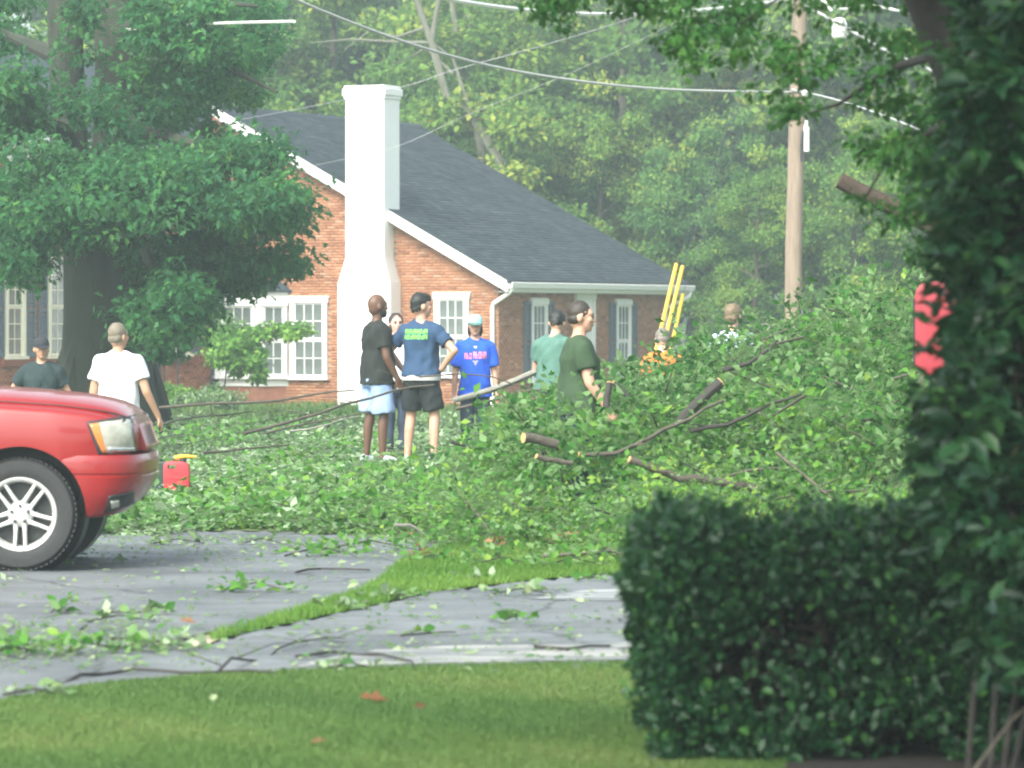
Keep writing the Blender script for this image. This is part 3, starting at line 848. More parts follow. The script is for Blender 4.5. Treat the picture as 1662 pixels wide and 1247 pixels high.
# ------------------------------------------------------------------ the big oak in front of the left wing
YO = 66.0
oak = thing('oak_tree', 'huge dark double-trunked oak with ivy bark and hanging leaves at the left', 'tree', tuple(P(172, 520, YO))[:2] + (-.45,))
def op(px, py, dy=0): return P(px, py, YO+dy)
mb = MB()
mb.tube([op(172,720),op(172,660),op(173,600),op(175,520),op(177,450),op(178,380)], [.88,.76,.71,.68,.70,.72], 20)
mb.tube([op(178,400),op(186,300),op(192,200),op(192,100),op(190,0),op(186,-120),op(182,-320)], [.66,.42,.37,.36,.36,.34,.28], 16)
mb.tube([op(165,420),op(130,330),op(112,240),op(110,150),op(106,60),op(102,-60),op(80,-300)], [.55,.36,.30,.27,.27,.26,.2], 14)
def bumpy(mb, amp, g):
    mb.v = [(p[0]+g.normal()*amp, p[1]+g.normal()*amp, p[2]) for p in mb.v]
tkn = mb.build('trunk', M['ivybark'], oak, world=True, smooth=True)
for k in range(7):                                       # root flares
    a = 2*pi*k/7+.3; b = op(172, 640)
    m2 = MB(); m2.tube([b+Vector((cos(a)*.55,sin(a)*.55,.7)), b+Vector((cos(a)*.74,sin(a)*.74,.0)), b+Vector((cos(a)*1.0,sin(a)*1.0,-.75))], [.14,.20,.14], 8); m2.build('root', M['ivybark'], tkn, world=True, smooth=True)
gk = np.random.default_rng(21)
limbs = [((190,120),(330,90,-3),(450,150,-4)),((188,200),(300,230,-4),(420,260,-5)),((185,300),(300,330,-3),(480,350,-4)),((180,380),(330,400,-2),(470,440,-3)),
         ((110,220),(30,180,-3),(-90,160,-4)),((120,320),(40,330,-3),(-80,370,-4)),((190,60),(300,0,-2),(420,10,-3)),((110,100),(20,60,2),(-80,20,2)),((170,400),(90,380,-5),(20,400,-6)),((185,330),(240,420,-4),(290,520,-5))]
for a, b, c in limbs:
    m2 = MB(); m2.tube([op(*a), op(*b), op(*c)], [.17,.08,.02], 8); m2.build('limb', M['ivybark'], oak, world=True, smooth=True)
# crown lobes: (px, py, rx, ry, depth offset, clumps)
lobes = [(320,90,130,95,-3,34),(285,240,125,65,-4,30),(375,290,95,80,-5,30),(425,345,60,40,-5,16),(370,425,100,48,-4,28),(290,440,70,70,-4,11),(270,500,50,40,-5,9),
         (30,30,70,60,-3,10),(30,180,60,60,-3,12),(20,300,100,90,-4,30),(60,380,120,60,-5,26),(105,380,70,38,-6,11),(-60,260,90,200,-2,24),(200,345,80,45,-6,11),(150,300,50,30,-6,4),(255,505,45,40,-6,9),(300,525,28,40,-5,7),(275,560,16,22,-6,3),(30,440,40,25,-6,4),
         (265,120,50,110,2,14),(370,50,90,60,1,16),(60,20,150,60,3,18),(260,0,150,60,2,18),(320,170,90,80,2,18),(100,330,150,80,3,16),(172,185,40,40,-4,4),(20,395,60,30,-5,7),(250,300,90,55,-5,14),(140,60,18,50,-2,3),(70,210,40,30,-4,5),(20,230,60,110,-4,20),(10,110,45,50,-3,7),(40,340,60,50,-5,10),(130,290,60,30,-3,6)]
C, Rr = [], []
for (px, py, rx, ry, dy, nn) in lobes:
    for k in range(nn):
        a = gk.random()*2*pi; r_ = math.sqrt(gk.random())
        c = op(px+cos(a)*rx*r_, py+sin(a)*ry*r_, dy+gk.normal()*.9)
        if any(abs((op(gx,gy).x-c.x)) < gr_ and abs(op(gx,gy).z-c.z) < gr_ for gx, gy, gr_ in ((20,105,.42),(60,42,.3),(65,255,.32),(15,250,.22),(392,208,.42),(328,245,.30),(300,210,.22),(60,272,.25),(140,330,.2),(415,225,.3)) + (((112,225,.34),(170,245,.34),(108,95,.30),(190,85,.38),(150,440,.4),(200,440,.4)) if dy <= 0 else ())): continue
        C.append(tuple(c)); Rr.append(.26+.32*gk.random())
C = np.array(C); Rr = np.array(Rr)
C = C - np.array(oak.location)
per = 135
pos, d, nr = clump_leaves(C, Rr, per, gk, flat=.72, droop=.5)
N = len(pos); v = np.repeat(np.clip(gk.normal(.42,.17,len(C)),0,1), per)+gk.normal(0,.17,N)
L = .135*(.7+.6*gk.random(N))
link_mesh('crown', leaf_mesh('crown', pos, d, nr, L, L*.72, v, 'lobed'), LM['oak'], oak)

# small light-green dogwood in front of the bay window, shrubs at the wall
def small_tree(name, label, cat, base, stems, clumps, lm, per, leaf, g, r=.02, stem='branch', tm='oval', flat=.6, droop=.3):
    t = thing(name, label, cat, base)
    for s in stems:
        m2 = MB(); m2.tube(s, [r*(1-.7*i/(len(s)-1)) for i in range(len(s))], 6); m2.build('stem', M[stem], t, world=True, smooth=True)
    C = np.array([tuple(c[0]) for c in clumps])-np.array(base); Rr = np.array([c[1] for c in clumps])
    pos, d, nr = clump_leaves(C, Rr, per, g, flat=flat, droop=droop, fill=.35)
    N = len(pos); v = np.repeat(np.clip(g.normal(.5,.15,len(C)),0,1), per)+g.normal(0,.16,N)
    L = leaf*(.7+.6*g.random(N))
    link_mesh('crown', leaf_mesh('crown', pos, d, nr, L, L*.6, v, tm), LM[lm], t)
    return t
Yb = 86.0
b_ = lambda x, y, dy=0: P(x, y, Yb+dy)
small_tree('small_tree', 'light green dogwood spreading in front of the white bay window', 'tree', tuple(b_(362,660)),
   [[b_(362,660),b_(368,590),b_(385,550),b_(430,535)],[b_(368,590),b_(420,560),b_(480,540)],[b_(366,600),b_(350,540),b_(345,500)]],
   [(b_(350+gk.random()*60, 520+gk.random()*70, gk.normal()*.5), .26+.12*gk.random()) for i in range(20)] + [(b_(410+gk.random()*85, 532+gk.random()*18, gk.normal()*.4), .2) for i in range(12)] + [(b_(385+gk.random()*40,560+gk.random()*55,gk.normal()*.4),.2) for i in range(9)] + [(b_(345+gk.normal()*8,460+gk.random()*50),.18) for i in range(5)],
   'bush', 95, .11, gk)
Yb = 88.0
small_tree('shrub', 'low bright green shrub with yellow flowers under the orange wall', 'shrub', tuple(b_(290,668)), [[b_(290,668),b_(290,645)],[b_(290,668),b_(302,640)]],
   [(b_(292+gk.normal()*14, 638+gk.normal()*7, gk.normal()*.3), .16) for i in range(12)], 'bush', 60, .09, gk)
Yb = 84.0
small_tree('shrub', 'rounded grey green shrub below the bay window', 'shrub', tuple(b_(345,675)), [[b_(345,675),b_(340,650)]],
   [(b_(350+gk.normal()*28, 648+gk.normal()*9, gk.normal()*.3), .18) for i in range(16)], 'litter', 60, .09, gk)

# ------------------------------------------------------------------ utility pole, guy wires, cables
YP = 76.0
pole = thing('utility_pole', 'weathered wooden utility pole rising behind the brush pile', 'utility pole', tuple(P(1286, 700, YP)))
pp = lambda x, y, dy=0: P(x, y, YP+dy)
mb = MB(); mb.tube([pp(1286,705),pp(1287,560),pp(1288,400),pp(1291,280),pp(1294,160),pp(1298,20),pp(1303,-150)], [.155,.152,.148,.143,.138,.132,.12], 16)
mb.build('shaft', M['pole'], pole, world=True, smooth=True)
mb = MB(); mb.tube([pp(1309,246,-.1),pp(1309,206,-.1)], [.055,.055], 10); mb.tube([pp(1308,206,-.1),pp(1309,196,-.1)],[.035,.03],8); mb.build('conduit_box', M['white'], pole, world=True, smooth=True)
mb = MB(); mb.tube([pp(1301,262,-.12),pp(1300,235,-.15),pp(1303,212,-.15)], .02, 6); mb.build('riser_cable', M['gutterdark'], pole, world=True)
mb = MB(); mb.tube([pp(1299,2,-.1),pp(1330,-6,-.3),pp(1350,18,-.4)], .025, 6); mb.build('lamp_arm', M['palecable'], pole, world=True)
lm_ = MB(); lm_.lathe([(.02,.19),(.09,.17),(.125,.08),(.145,-.02),(.15,-.12),(.12,-.17),(.0,-.18)], 'z', 16, tuple(pp(1363,46,-.4))); lm_.build('lamp_head', M['white'], pole, world=True, smooth=True)
mb = MB(); mb.lathe([(.03,-.06),(.06,-.03),(.06,.03),(.03,.06)], 'z', 10, tuple(pp(1307,152,-.16))); mb.build('insulator', M['white'], pole, world=True, smooth=True)
mb = MB(); mb.tube([pp(1285,146,-.15),pp(1305,150,-.15)], .03, 6); mb.build('clamp', M['cable'], pole, world=True)
for (a, b, g0_, g1_, lab) in (((1098,428),(1036,690),0,1,'guy wire with yellow guard sleeve, leftmost of three'),((1108,432),(1046,692),0,1,'guy wire with yellow guard sleeve, middle of three'),((1108,478),(1062,694),0,1,'guy wire with short yellow guard sleeve, rightmost of three')):
    t = thing('guy_wire', lab, 'guy wire', tuple(pp(b[0], b[1], -3)))
    A_, B_ = pp(a[0], a[1], -2.2), pp(b[0], b[1], -3)
    mb = MB(); mb.tube([A_, B_], .034, 8); mb.build('guard_sleeve', M['yellow'], t, world=True, smooth=True)
    top = pp(1299, -110 + (a[1]-428), 0)
    mb = MB(); mb.tube([A_, top], .005, 5); mb.build('wire', M['gutterdark'], t, world=True)

def cable(lab, pts, r, m, seg=6):
    # a sagging run through the given points
    out = []
    for i in range(len(pts)-1):
        p0 = pts[max(i-1,0)]; p1 = pts[i]; p2 = pts[i+1]; p3 = pts[min(i+2,len(pts)-1)]
        for k in range(6):
            t = k/6
            out.append(.5*((2*p1)+(p2-p0)*t+(2*p0-5*p1+4*p2-p3)*t*t+(3*p1-p0-3*p2+p3)*t**3))
    out.append(pts[-1])
    o_ = out[0].copy()
    mb = MB(); mb.tube([p-o_ for p in out], r, seg)
    o = mb.build('overhead_cable', m, smooth=True); o.location = o_
    return props(o, lab, 'cable')
D = lambda x, y, Y: P(x, y, Y)
cable('grey bundled cable sagging from the top left down to the pole', [D(380,-50,62),D(480,0,64),D(650,66,67),D(800,108,70),D(950,133,72),D(1100,146,74),D(1284,150,YP-.15)], .024, M['cable'])
cable('thick pale cable across the top, sagging left of the pole', [D(640,-22,60),D(735,0,62),D(850,16,65),D(970,23,68),D(1100,20,71),D(1240,5,75),D(1298,-6,YP)], .036, M['palecable'])
cable('pale wavy cable running right from the pole top', [D(1303,-30,YP),D(1342,6,YP-2),D(1372,15,YP-4),D(1400,8,YP-6),D(1450,16,YP-9),D(1560,40,YP-16),D(1700,90,YP-22)], .026, M['palecable'])
cable('grey cable going right and down from the clamp on the pole', [D(1306,150,YP-.15),D(1360,163,YP-4),D(1440,190,YP-8),D(1560,240,YP-16),D(1700,310,YP-24)], .018, M['cable'])
cable('thin pale service wire passing just over the chimney top', [D(380,196,90),D(500,174,93),D(650,142,96.5),D(740,113,96),D(860,80,95),D(1000,38,88),D(1160,-20,82)], .007, M['cable'])
cable('thin pale service wire crossing the middle of the chimney shaft', [D(400,292,93),D(560,258,95),D(650,236,96),D(760,186,95.5),D(900,130,90),D(1000,84,86),D(1120,25,82),D(1250,-40,YP)], .005, M['cable'])
cable('short stretch of pale wire showing left between the oak leaves', [D(100,60,70),D(240,45,64),D(360,38,61),D(478,35,58.5)], .022, M['palecable'])
cable('grey cable hung with the lamp from the pole to the right', [D(1300,5,YP),D(1390,55,YP-2),D(1430,78,YP-4),D(1520,118,YP-8),D(1640,170,YP-14)], .03, M['cable'])
# ------------------------------------------------------------------ near plants: hedge, glossy shrub, leaning tree
gn = np.random.default_rng(31)
hz = thing('hedge', 'dark clipped boxy hedge in the right foreground beside the lawn', 'hedge', (2.0, 16.9, 0))
# core of thin stems, leaves over the faces
hx0, hx1, hy0, hy1, hzt = .50, 3.6, 16.05, 17.7, .90
def hedge_leaves(n, g):
    face = g.random(n); P_ = np.zeros((n,3)); N_ = np.zeros((n,3))
    u, v_ = g.random(n), g.random(n)
    fr_ = face < .56; tp_ = (face >= .56) & (face < .78); en = face >= .78
    dep = np.abs(g.normal(0, .07, n)) + (g.random(n) < .35)*g.random(n)*.3
    P_[fr_] = np.stack([hx0+(hx1-hx0)*u[fr_], hy0+dep[fr_], hzt*v_[fr_]], -1); N_[fr_] = (0,-1,.35)
    P_[tp_] = np.stack([hx0+(hx1-hx0)*u[tp_], hy0+(hy1-hy0)*v_[tp_], hzt-dep[tp_]*.8], -1); N_[tp_] = (0,-.2,1)
    P_[en] = np.stack([hx0+dep[en], hy0+(hy1-hy0)*u[en], hzt*v_[en]], -1); N_[en] = (-1,0,.35)
    # rounded, uneven clipping
    x, y, z = P_.T
    bul = .05*np.sin(x*3.1+1)+.035*np.sin(x*7.3+z*5)+.035*np.sin(z*6+y*4)+.03*np.sin(x*17+y*9+z*13)
    P_ += N_*bul[:,None]
    cz = sstep(hzt-.22, hzt, P_[:,2])
    P_[:,1] += cz*.12*(P_[:,1] < hy0+.4); P_[:,0] += cz*.07*(P_[:,0] < hx0+.3)
    P_[:,0] += .055*(1-np.clip(P_[:,2]/hzt,0,1))*(P_[:,0] < hx0+.5)
    P_[:,2] += .05*sstep(hx0, hx0+.3, P_[:,0]) - .05
    P_[:,2] = np.maximum(P_[:,2], .03)
    # uneven density: hollows through which the dark inside shows
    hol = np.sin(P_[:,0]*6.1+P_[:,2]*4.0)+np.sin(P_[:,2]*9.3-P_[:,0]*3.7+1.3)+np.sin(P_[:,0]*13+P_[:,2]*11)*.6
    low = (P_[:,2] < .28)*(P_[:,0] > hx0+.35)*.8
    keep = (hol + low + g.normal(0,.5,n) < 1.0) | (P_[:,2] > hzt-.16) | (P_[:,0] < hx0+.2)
    return P_[keep], N_[keep]
p_, n_ = hedge_leaves(36000, gn)
N = len(p_)
d = gn.normal(size=(N,3))*.8 + np.array([0,0,.25]) + n_*.35
nr = n_*.9 + gn.normal(size=(N,3))*.55 + np.array([0,0,.4])
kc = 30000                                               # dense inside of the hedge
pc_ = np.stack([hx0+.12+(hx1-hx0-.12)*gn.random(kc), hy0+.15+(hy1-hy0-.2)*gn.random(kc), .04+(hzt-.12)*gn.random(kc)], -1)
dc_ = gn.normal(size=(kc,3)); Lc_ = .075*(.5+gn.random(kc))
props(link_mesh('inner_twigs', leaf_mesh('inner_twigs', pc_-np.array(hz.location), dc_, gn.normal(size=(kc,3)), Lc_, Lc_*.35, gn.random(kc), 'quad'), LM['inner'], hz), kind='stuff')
L = .043*(.65+.7*gn.random(N)); v = np.clip(gn.normal(.38,.22,N),0,1)
v[gn.random(N) < .03] = 1
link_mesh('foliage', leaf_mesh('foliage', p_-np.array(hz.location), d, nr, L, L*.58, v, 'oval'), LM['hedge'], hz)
sa = np.array([hx0+.1, hy0+.1, hzt]) + gn.random((150,3))*np.array([hx1-hx0-.2, hy1-hy0-.2, .0])      # new shoots above the clipped top
sa[100:] = np.array([hx0+.05, hy0, .15]) + gn.random((50,3))*np.array([.04, 1.4, .7])
sdv = np.stack([gn.normal(0,.3,150), gn.normal(0,.3,150), np.ones(150)], -1); sdv[100:] = np.stack([-np.ones(50), gn.normal(0,.4,50), .4+0*sdv[100:,2]], -1)
sp_, sd_, sn_ = spray_leaves(sa-np.array(hz.location)-np.array([0,0,.04]), sdv, .10+.08*gn.random(150), 7, gn, jitter=.008)
Ls = .036*(.6+.7*gn.random(len(sp_)))
link_mesh('shoots', leaf_mesh('shoots', sp_, sd_, sn_, Ls, Ls*.55, gn.normal(.7,.2,len(sp_)), 'oval'), LM['hedge'], hz)
for k in range(46):
    x = hx0+.12+gn.random()*(hx1-hx0-.2); y = hy0+.25+gn.random()*1.1
    mb = MB(); pts = [Vector((x,y,0))]
    for j in range(4): pts.append(pts[-1]+Vector((gn.normal()*.07, gn.normal()*.06, .2)))
    mb.tube(pts, [.012,.010,.009,.007,.004], 5)
    for j in range(3):
        a = pts[1+j]; mb.tube([a, a+Vector((gn.normal()*.12, -.1-.12*gn.random(), .10+.1*gn.random()))], [.006,.003], 4)
    mb.build('stem', M['twig'], hz, world=True)

def rand_leaf_cluster(C, n, ln, g, out):
    """whorls of big leaves round twig ends"""
    A = np.repeat(np.array(C), n, 0); k = len(A)
    a = g.random(k)*2*pi
    d = np.stack([np.cos(a), np.sin(a), g.normal(0,.6,k)-.25], -1) + np.array(out)*.5
    nr = np.array([0,0,1.]) + d*.25 + g.normal(size=(k,3))*.55 + np.array(out)*.3
    return A + g.normal(size=(k,3))*ln*.25, d, nr

shr = thing('glossy_shrub', 'tall dark glossy-leaved shrub at the right edge of the frame', 'shrub', (2.35, 15.3, 0))
C = []
for k in range(1500):
    t = gn.random()
    z = .42 + 2.55*t
    px = (z-H)/15.3*F
    py = HY - px
    # left boundary of the foliage in the photograph
    lb = np.interp(py, [0,190,280,420,450,620,640,760,900,1000,1060,1150], [1570,1545,1535,1528,1540,1538,1508,1490,1535,1580,1590,1640])
    y = 15.3 + gn.normal()*.35
    x0 = (lb+12-CX)/F*15.3
    x = x0 + abs(gn.normal())*.34
    C.append((x, y, z))
C = np.array(C)
pos, d, nr = rand_leaf_cluster(C, 11, .11, gn, (-.2,-.45,.1))
N = len(pos); L = .105*(.4+.85*gn.random(N)); v = np.repeat(np.clip(gn.normal(.38,.2,len(C)),0,1), 11)+gn.normal(0,.15,N)
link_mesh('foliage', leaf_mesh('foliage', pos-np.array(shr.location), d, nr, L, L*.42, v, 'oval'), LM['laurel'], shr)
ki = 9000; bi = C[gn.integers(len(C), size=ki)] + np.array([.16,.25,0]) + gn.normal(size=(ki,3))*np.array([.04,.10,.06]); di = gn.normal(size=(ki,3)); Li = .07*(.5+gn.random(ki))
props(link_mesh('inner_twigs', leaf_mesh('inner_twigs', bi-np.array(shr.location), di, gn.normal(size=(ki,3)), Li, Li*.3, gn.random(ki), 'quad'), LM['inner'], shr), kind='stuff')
for (x, dx) in ((1.68,.05),(1.72,.12),(1.78,.2),(1.86,.02),(2.0,-.05),(1.64,.06),(2.2,.1)):
    y = 15.0+gn.random()*.6
    mb = MB(); mb.tube([(x,y,0),(x+dx*.3,y,.25),(x+dx,y+.05,.6),(x+dx*1.6+.08,y+.3,1.0),(x+dx*1.8+.2,y+.4,1.5)], [.013,.012,.011,.009,.005], 7); mb.build('stem', M['twig'], shr, world=True, smooth=True)
mb = MB(); mb.tube([(1.6,15.1,.05),(1.75,15.1,.25),(1.95,15.1,.42)], [.008,.007,.005], 6); mb.build('stem', M['branch'], shr, world=True, smooth=True)

# tall leaning trunk at the top right with overhanging twigs
YT = 19.0
tt = lambda x, y, dy=0: P(x, y, YT+dy)
lt = thing('tree', 'dark near tree at the right leaning left, twigs hanging over the top', 'tree', tuple(P(1900, 1125, YT)))
mb = MB(); mb.tube([tt(1900,1140),tt(1800,780),tt(1700,440),tt(1600,170),tt(1530,0),tt(1470,-130),tt(1400,-330)], [.22,.2,.185,.17,.16,.15,.1], 16); mb.build('trunk', M['darkbark'], lt, world=True, smooth=True)
for pts in ([tt(1470,-130),tt(1300,-110,2),tt(1100,-60,3.5),tt(930,-25,4.5)], [tt(1500,-60),tt(1400,-50,1),tt(1290,-20,2),tt(1200,40,2.5)], [tt(1430,-260),tt(1200,-200,2),tt(960,-120,3)], [tt(1560,80),tt(1450,110,1.5),tt(1360,170,2.2),tt(1310,185,2.5)],[tt(1600,170),tt(1500,220,1),tt(1440,260,1.6),tt(1400,330,2)]):
    mb = MB(); mb.tube(pts, [.03,.018,.009,.004], 7); mb.build('limb', M['darkbark'], lt, world=True, smooth=True)
C = []
def cl(n, px, py, rx, ry, dy=3):
    for k in range(n):
        C.append(tuple(tt(px+gn.normal()*rx*.5, py+gn.normal()*ry*.5, dy+gn.normal()*.4)))
cl(12,915,12,50,40,4); cl(8,950,-30,160,30,4); cl(11,1060,2,110,30,3.5); cl(13,1170,25,120,50,3); cl(5,1105,62,40,40,3); cl(3,1125,75,20,30,3); cl(9,1215,60,70,90,2.5); cl(3,1300,130,50,60,2.2); cl(3,1295,172,40,14,2.3); cl(3,1335,90,50,60,2.2)
cl(18,1420,100,120,110,1.8); cl(20,1480,220,80,120,1.5); cl(3,1400,250,40,40,1.8); cl(8,1400,-10,150,30,2); cl(30,1530,330,60,120,1); cl(40,1600,120,100,160,.5); cl(24,1570,260,80,100,.6); cl(16,1000,-40,200,20,3.5); cl(3,1290,100,60,60,2.3)
C = np.array(C)
per = 34
pos, d, nr = clump_leaves(C, np.full(len(C), .12), per, gn, flat=.6, droop=.6, fill=.2)
N = len(pos); v = np.repeat(np.clip(gn.normal(.42,.2,len(C)),0,1), per)+gn.normal(0,.15,N)
L = .046*(.65+.7*gn.random(N))
link_mesh('crown', leaf_mesh('crown', pos-np.array(lt.location), d, nr, L, L*.6, v, 'oval'), LM['overhang'], lt)

# unseen crown clumps added toward the sun to shade hedge and glossy shrub
ks = 190
ct = np.stack([.5+1.75*gn.random(ks)**1.1, 15.0+2.6*gn.random(ks), 2.2*gn.random(ks)**1.5], -1) + np.array(sd)*(4.2+2.6*gn.random(ks))[:,None]
ct[:,2] = np.maximum(ct[:,2], 3.25)
pos, d, nr = clump_leaves(ct, np.full(ks,.34), 70, gn, flat=.7, droop=.4)
N = len(pos); L = .12*(.65+.7*gn.random(N))
link_mesh('crown', leaf_mesh('crown', pos-np.array(lt.location), d, nr, L, L*.6, gn.normal(.42,.2,N), 'quad'), LM['overhang'], lt)
for k in range(6):  # limbs added to carry the unseen shading clumps
    a_ = Vector(tt(1530-40*k, -60*k)); b_2 = Vector(tuple(ct[gn.integers(ks)]))
    mb = MB(); mb.tube([a_, a_.lerp(b_2,.5)+Vector((0,0,.5)), b_2], [.06,.035,.012], 7); mb.build('limb', M['darkbark'], lt, world=True, smooth=True)

# ------------------------------------------------------------------ lawn and verge grass
def in_poly(x, y, poly):
    c = np.zeros(len(x), bool); n = len(poly)
    for i in range(n):
        x0, y0 = poly[i]; x1, y1 = poly[(i+1) % n]
        k = ((y0 > y) != (y1 > y)) & (x < (x1-x0)*(y-y0)/(y1-y0+1e-12)+x0)
        c ^= k
    return c
def grass(name, poly, n, hgt, lm, g, label=None, base=0.0, wd=.006):
    pg = [(p[0], p[1]) for p in poly]
    xs_, ys_ = [p[0] for p in pg], [p[1] for p in pg]
    x = min(xs_)+(max(xs_)-min(xs_))*g.random(n); y = min(ys_)+(max(ys_)-min(ys_))*g.random(n)
    k = in_poly(x, y, pg); x, y = x[k], y[k]; N = len(x)
    a = g.random(N)*2*pi; h_ = hgt*(.5+.7*g.random(N))
    patch = .5+.22*np.sin(x*2.3+1.3*np.sin(y*1.7))+.2*np.sin(y*1.9+x*.8+2)+.1*np.sin(x*7+y*5)
    le = h_*(.3+.5*g.random(N)); b = g.random(N)*2*pi
    V = np.zeros((N,3,3))
    z0 = gz(x, y)+base
    V[:,0] = np.stack([x-np.cos(a)*wd/2, y-np.sin(a)*wd/2, z0], -1)
    V[:,1] = np.stack([x+np.cos(a)*wd/2, y+np.sin(a)*wd/2, z0], -1)
    V[:,2] = np.stack([x+np.cos(b)*le, y+np.sin(b)*le, z0+h_], -1)
    v = np.clip(patch*.75+g.normal(0,.17,N)-.05, 0, 1)
    me = tri_mesh(name, V.reshape(-1,3), np.arange(N*3).reshape(-1,3), np.repeat(v,3))
    return props(link_mesh(name, me, LM[lm]), kind='stuff')
gg = np.random.default_rng(41)
lawn = [G(*p) for p in [(-120,1147),(0,1139),(80,1124),(160,1112),(300,1100),(480,1090),(700,1083),(1030,1077),(1300,1072)]]
lawn = [(p.x + 0, p.y-.03) for p in lawn] + [(.9,14.6),(-2.7,14.6)]
grass('lawn_grass', lawn, 270000, .026, 'grass', gg, wd=.010)
isl = [G(*p) for p in island_up[::-1]] + [G(*p) for p in island_lo[::-1]] + [G(1040,890), G(900,878)]
isl = [G(*p) for p in [(1050,929),(930,937),(850,945),(770,954),(700,963),(600,985),(480,1011),(400,1029),(348,1044),(334,1037),(420,1011),(500,986),(580,963),(620,941),(648,915),(700,894),(760,880),(900,872),(1050,872)]]
grass('verge_grass', [(p.x,p.y) for p in isl], 110000, .05, 'verge', gg, wd=.011)
# rougher grass beyond the road
grass('verge_grass', [(-7,34),(2,34),(6,60),(-12,60)], 90000, .10, 'verge', gg, wd=.025)
grass('verge_grass', [(-12,60),(8,60),(14,112),(-9,97),(-18,88)], 60000, .14, 'grass', gg, wd=.04)
# ------------------------------------------------------------------ brush pile and litter
gb = np.random.default_rng(51)
RX = [-1.6,-.65,-.2,.4,.9,1.6,2.2,2.8,3.9,7]; RZ = [.0,.05,.45,.78,1.0,1.34,1.42,1.60,1.86,1.85]
FX = [-2.0,-1.55,-1.3,-.65,-.15,.25,.6,.85,1.5,4]; FZ = [.0,.08,.16,.16,.48,.78,.80,.95,1.05,1.05]
NX = [-1.6,-1.1,-.7,-.3,.2,.8,4]; NY = [33.4,33.1,32.4,30.5,29.5,28.9,28.7]; NZ = [.0,.14,.26,.38,.42,.46,.50]
def pile(x, y):
    x = np.asarray(x, float); y = np.asarray(y, float)
    r = np.interp(x, RX, RZ)*sstep(35.5, 41.5, y)*(1-sstep(44, 49, y))
    f = np.interp(x, FX, FZ)*sstep(33.0, 34.9, y+.25*np.sin(x*4))*(1-.6*sstep(35.8, 38, y))
    e = .13*np.sin(x*3.3+y*1.1)+.10*np.sin(x*7.1-y*2.3+1)+.06*np.sin(x*13+y*5)
    y0 = np.interp(x, NX, NY)+.22*np.sin(x*5+1); nf = np.interp(x, NX, NZ)*sstep(y0, y0+1.3, y)*(1-.6*sstep(y0+2.2, y0+3.2, y))*(1-sstep(36,38,y))
    b = np.maximum(np.maximum(r, f), nf)
    b = b - .27*np.exp(-((x-1.48)/.22)**2)*sstep(39.5,41.5,y)*(b > .8)
    return b*(1+.65*e/np.maximum(.4,b)) * (y > 28.5)
def hit(px, py):
    for Y in np.arange(28.6, 60, .05):
        p = P(px, py, Y)
        if p.z < float(pile(p.x, Y)) + .10: return Y
    return 40.
def debris(x, y):
    """depth of the low layer of cut leaves on the left"""
    return (.10+.08*sstep(42,50,y)+.30*sstep(-1.9,-2.6,x)*sstep(42.5,46,y)*np.clip(np.sin(x*2.2+y*.5)+.25,0,1)+.10*sstep(-1.5,-2.0,x)*sstep(34,35.5,y)*(1-sstep(38,40,y))*np.clip(np.sin(x*3.1+y)+.5,0,1))*(1-.9*np.exp(-((x+1.2)/.9)**2)*sstep(37,40,y)*(1-sstep(50,54,y)))*sstep(35, 41, y)*(1-sstep(64,74,y))*(.65+.5*np.sin(x*1.9+y*.7)*np.sin(y*.9-x))*sstep(1.0,-.5,x) + gz(x,y)

n_ = 12000
x = -2.0+8.6*gb.random(n_); y = 28.5+20.5*gb.random(n_)**1.3
z = pile(x, y); k = z > .05
x, y, z = x[k], y[k], z[k]
u = gb.random(len(x)); zz = z*(1-.45*u*u)
A = np.stack([x, y-.15*u, zz-.05+gb.normal(0,.05,len(x))*np.clip(z/.4,0,1)], -1)
D_ = np.stack([gb.normal(0,.8,len(x)), gb.normal(-.45,.6,len(x)), gb.normal(.12,.42,len(x))*np.clip((z-.12)/.5,.05,1)], -1)
pos, d, nr = spray_leaves(A, D_, .28+.3*gb.random(len(A)), 13, gb)
pos[:,2] = np.maximum(pos[:,2], .02)
N = len(pos)
patch = .45+.20*np.sin(pos[:,0]*1.7+pos[:,1]*.6)*np.sin(pos[:,1]*.9)+.12*np.sin(pos[:,0]*4.3+pos[:,2]*5)
v = patch*.9 + np.repeat(gb.normal(0,.22,len(A)),13) + gb.normal(0,.12,N)
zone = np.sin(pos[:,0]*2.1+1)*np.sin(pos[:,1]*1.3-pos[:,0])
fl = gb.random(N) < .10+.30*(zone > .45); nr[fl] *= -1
near_ = pos[:,1] < 33.6; shade_tint = (pos[:,0] > .75)*(pos[:,1] > 35.5)
v = v + .16*near_ - .24*shade_tint  # shade in the heap's hollow is painted into the leaf colour
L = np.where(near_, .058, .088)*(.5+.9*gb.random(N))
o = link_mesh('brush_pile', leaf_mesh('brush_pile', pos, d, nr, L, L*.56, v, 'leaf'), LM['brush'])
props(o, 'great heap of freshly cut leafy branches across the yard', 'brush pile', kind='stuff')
# thin stems running through the heap
mb = MB()
for i in range(420):
    k = gb.integers(len(A)); p = Vector(A[k]); dd = Vector(D_[k]).normalized()
    mb.tube([p-dd*.5*gb.random()-dd*.2, p+Vector((0,0,.04)), p+dd*.45], [.013,.01,.004], 4, caps=False)
props(mb.build('brush_stems', M['branch']), 'thin stems sticking through the heap of cut branches', 'twigs', kind='stuff')

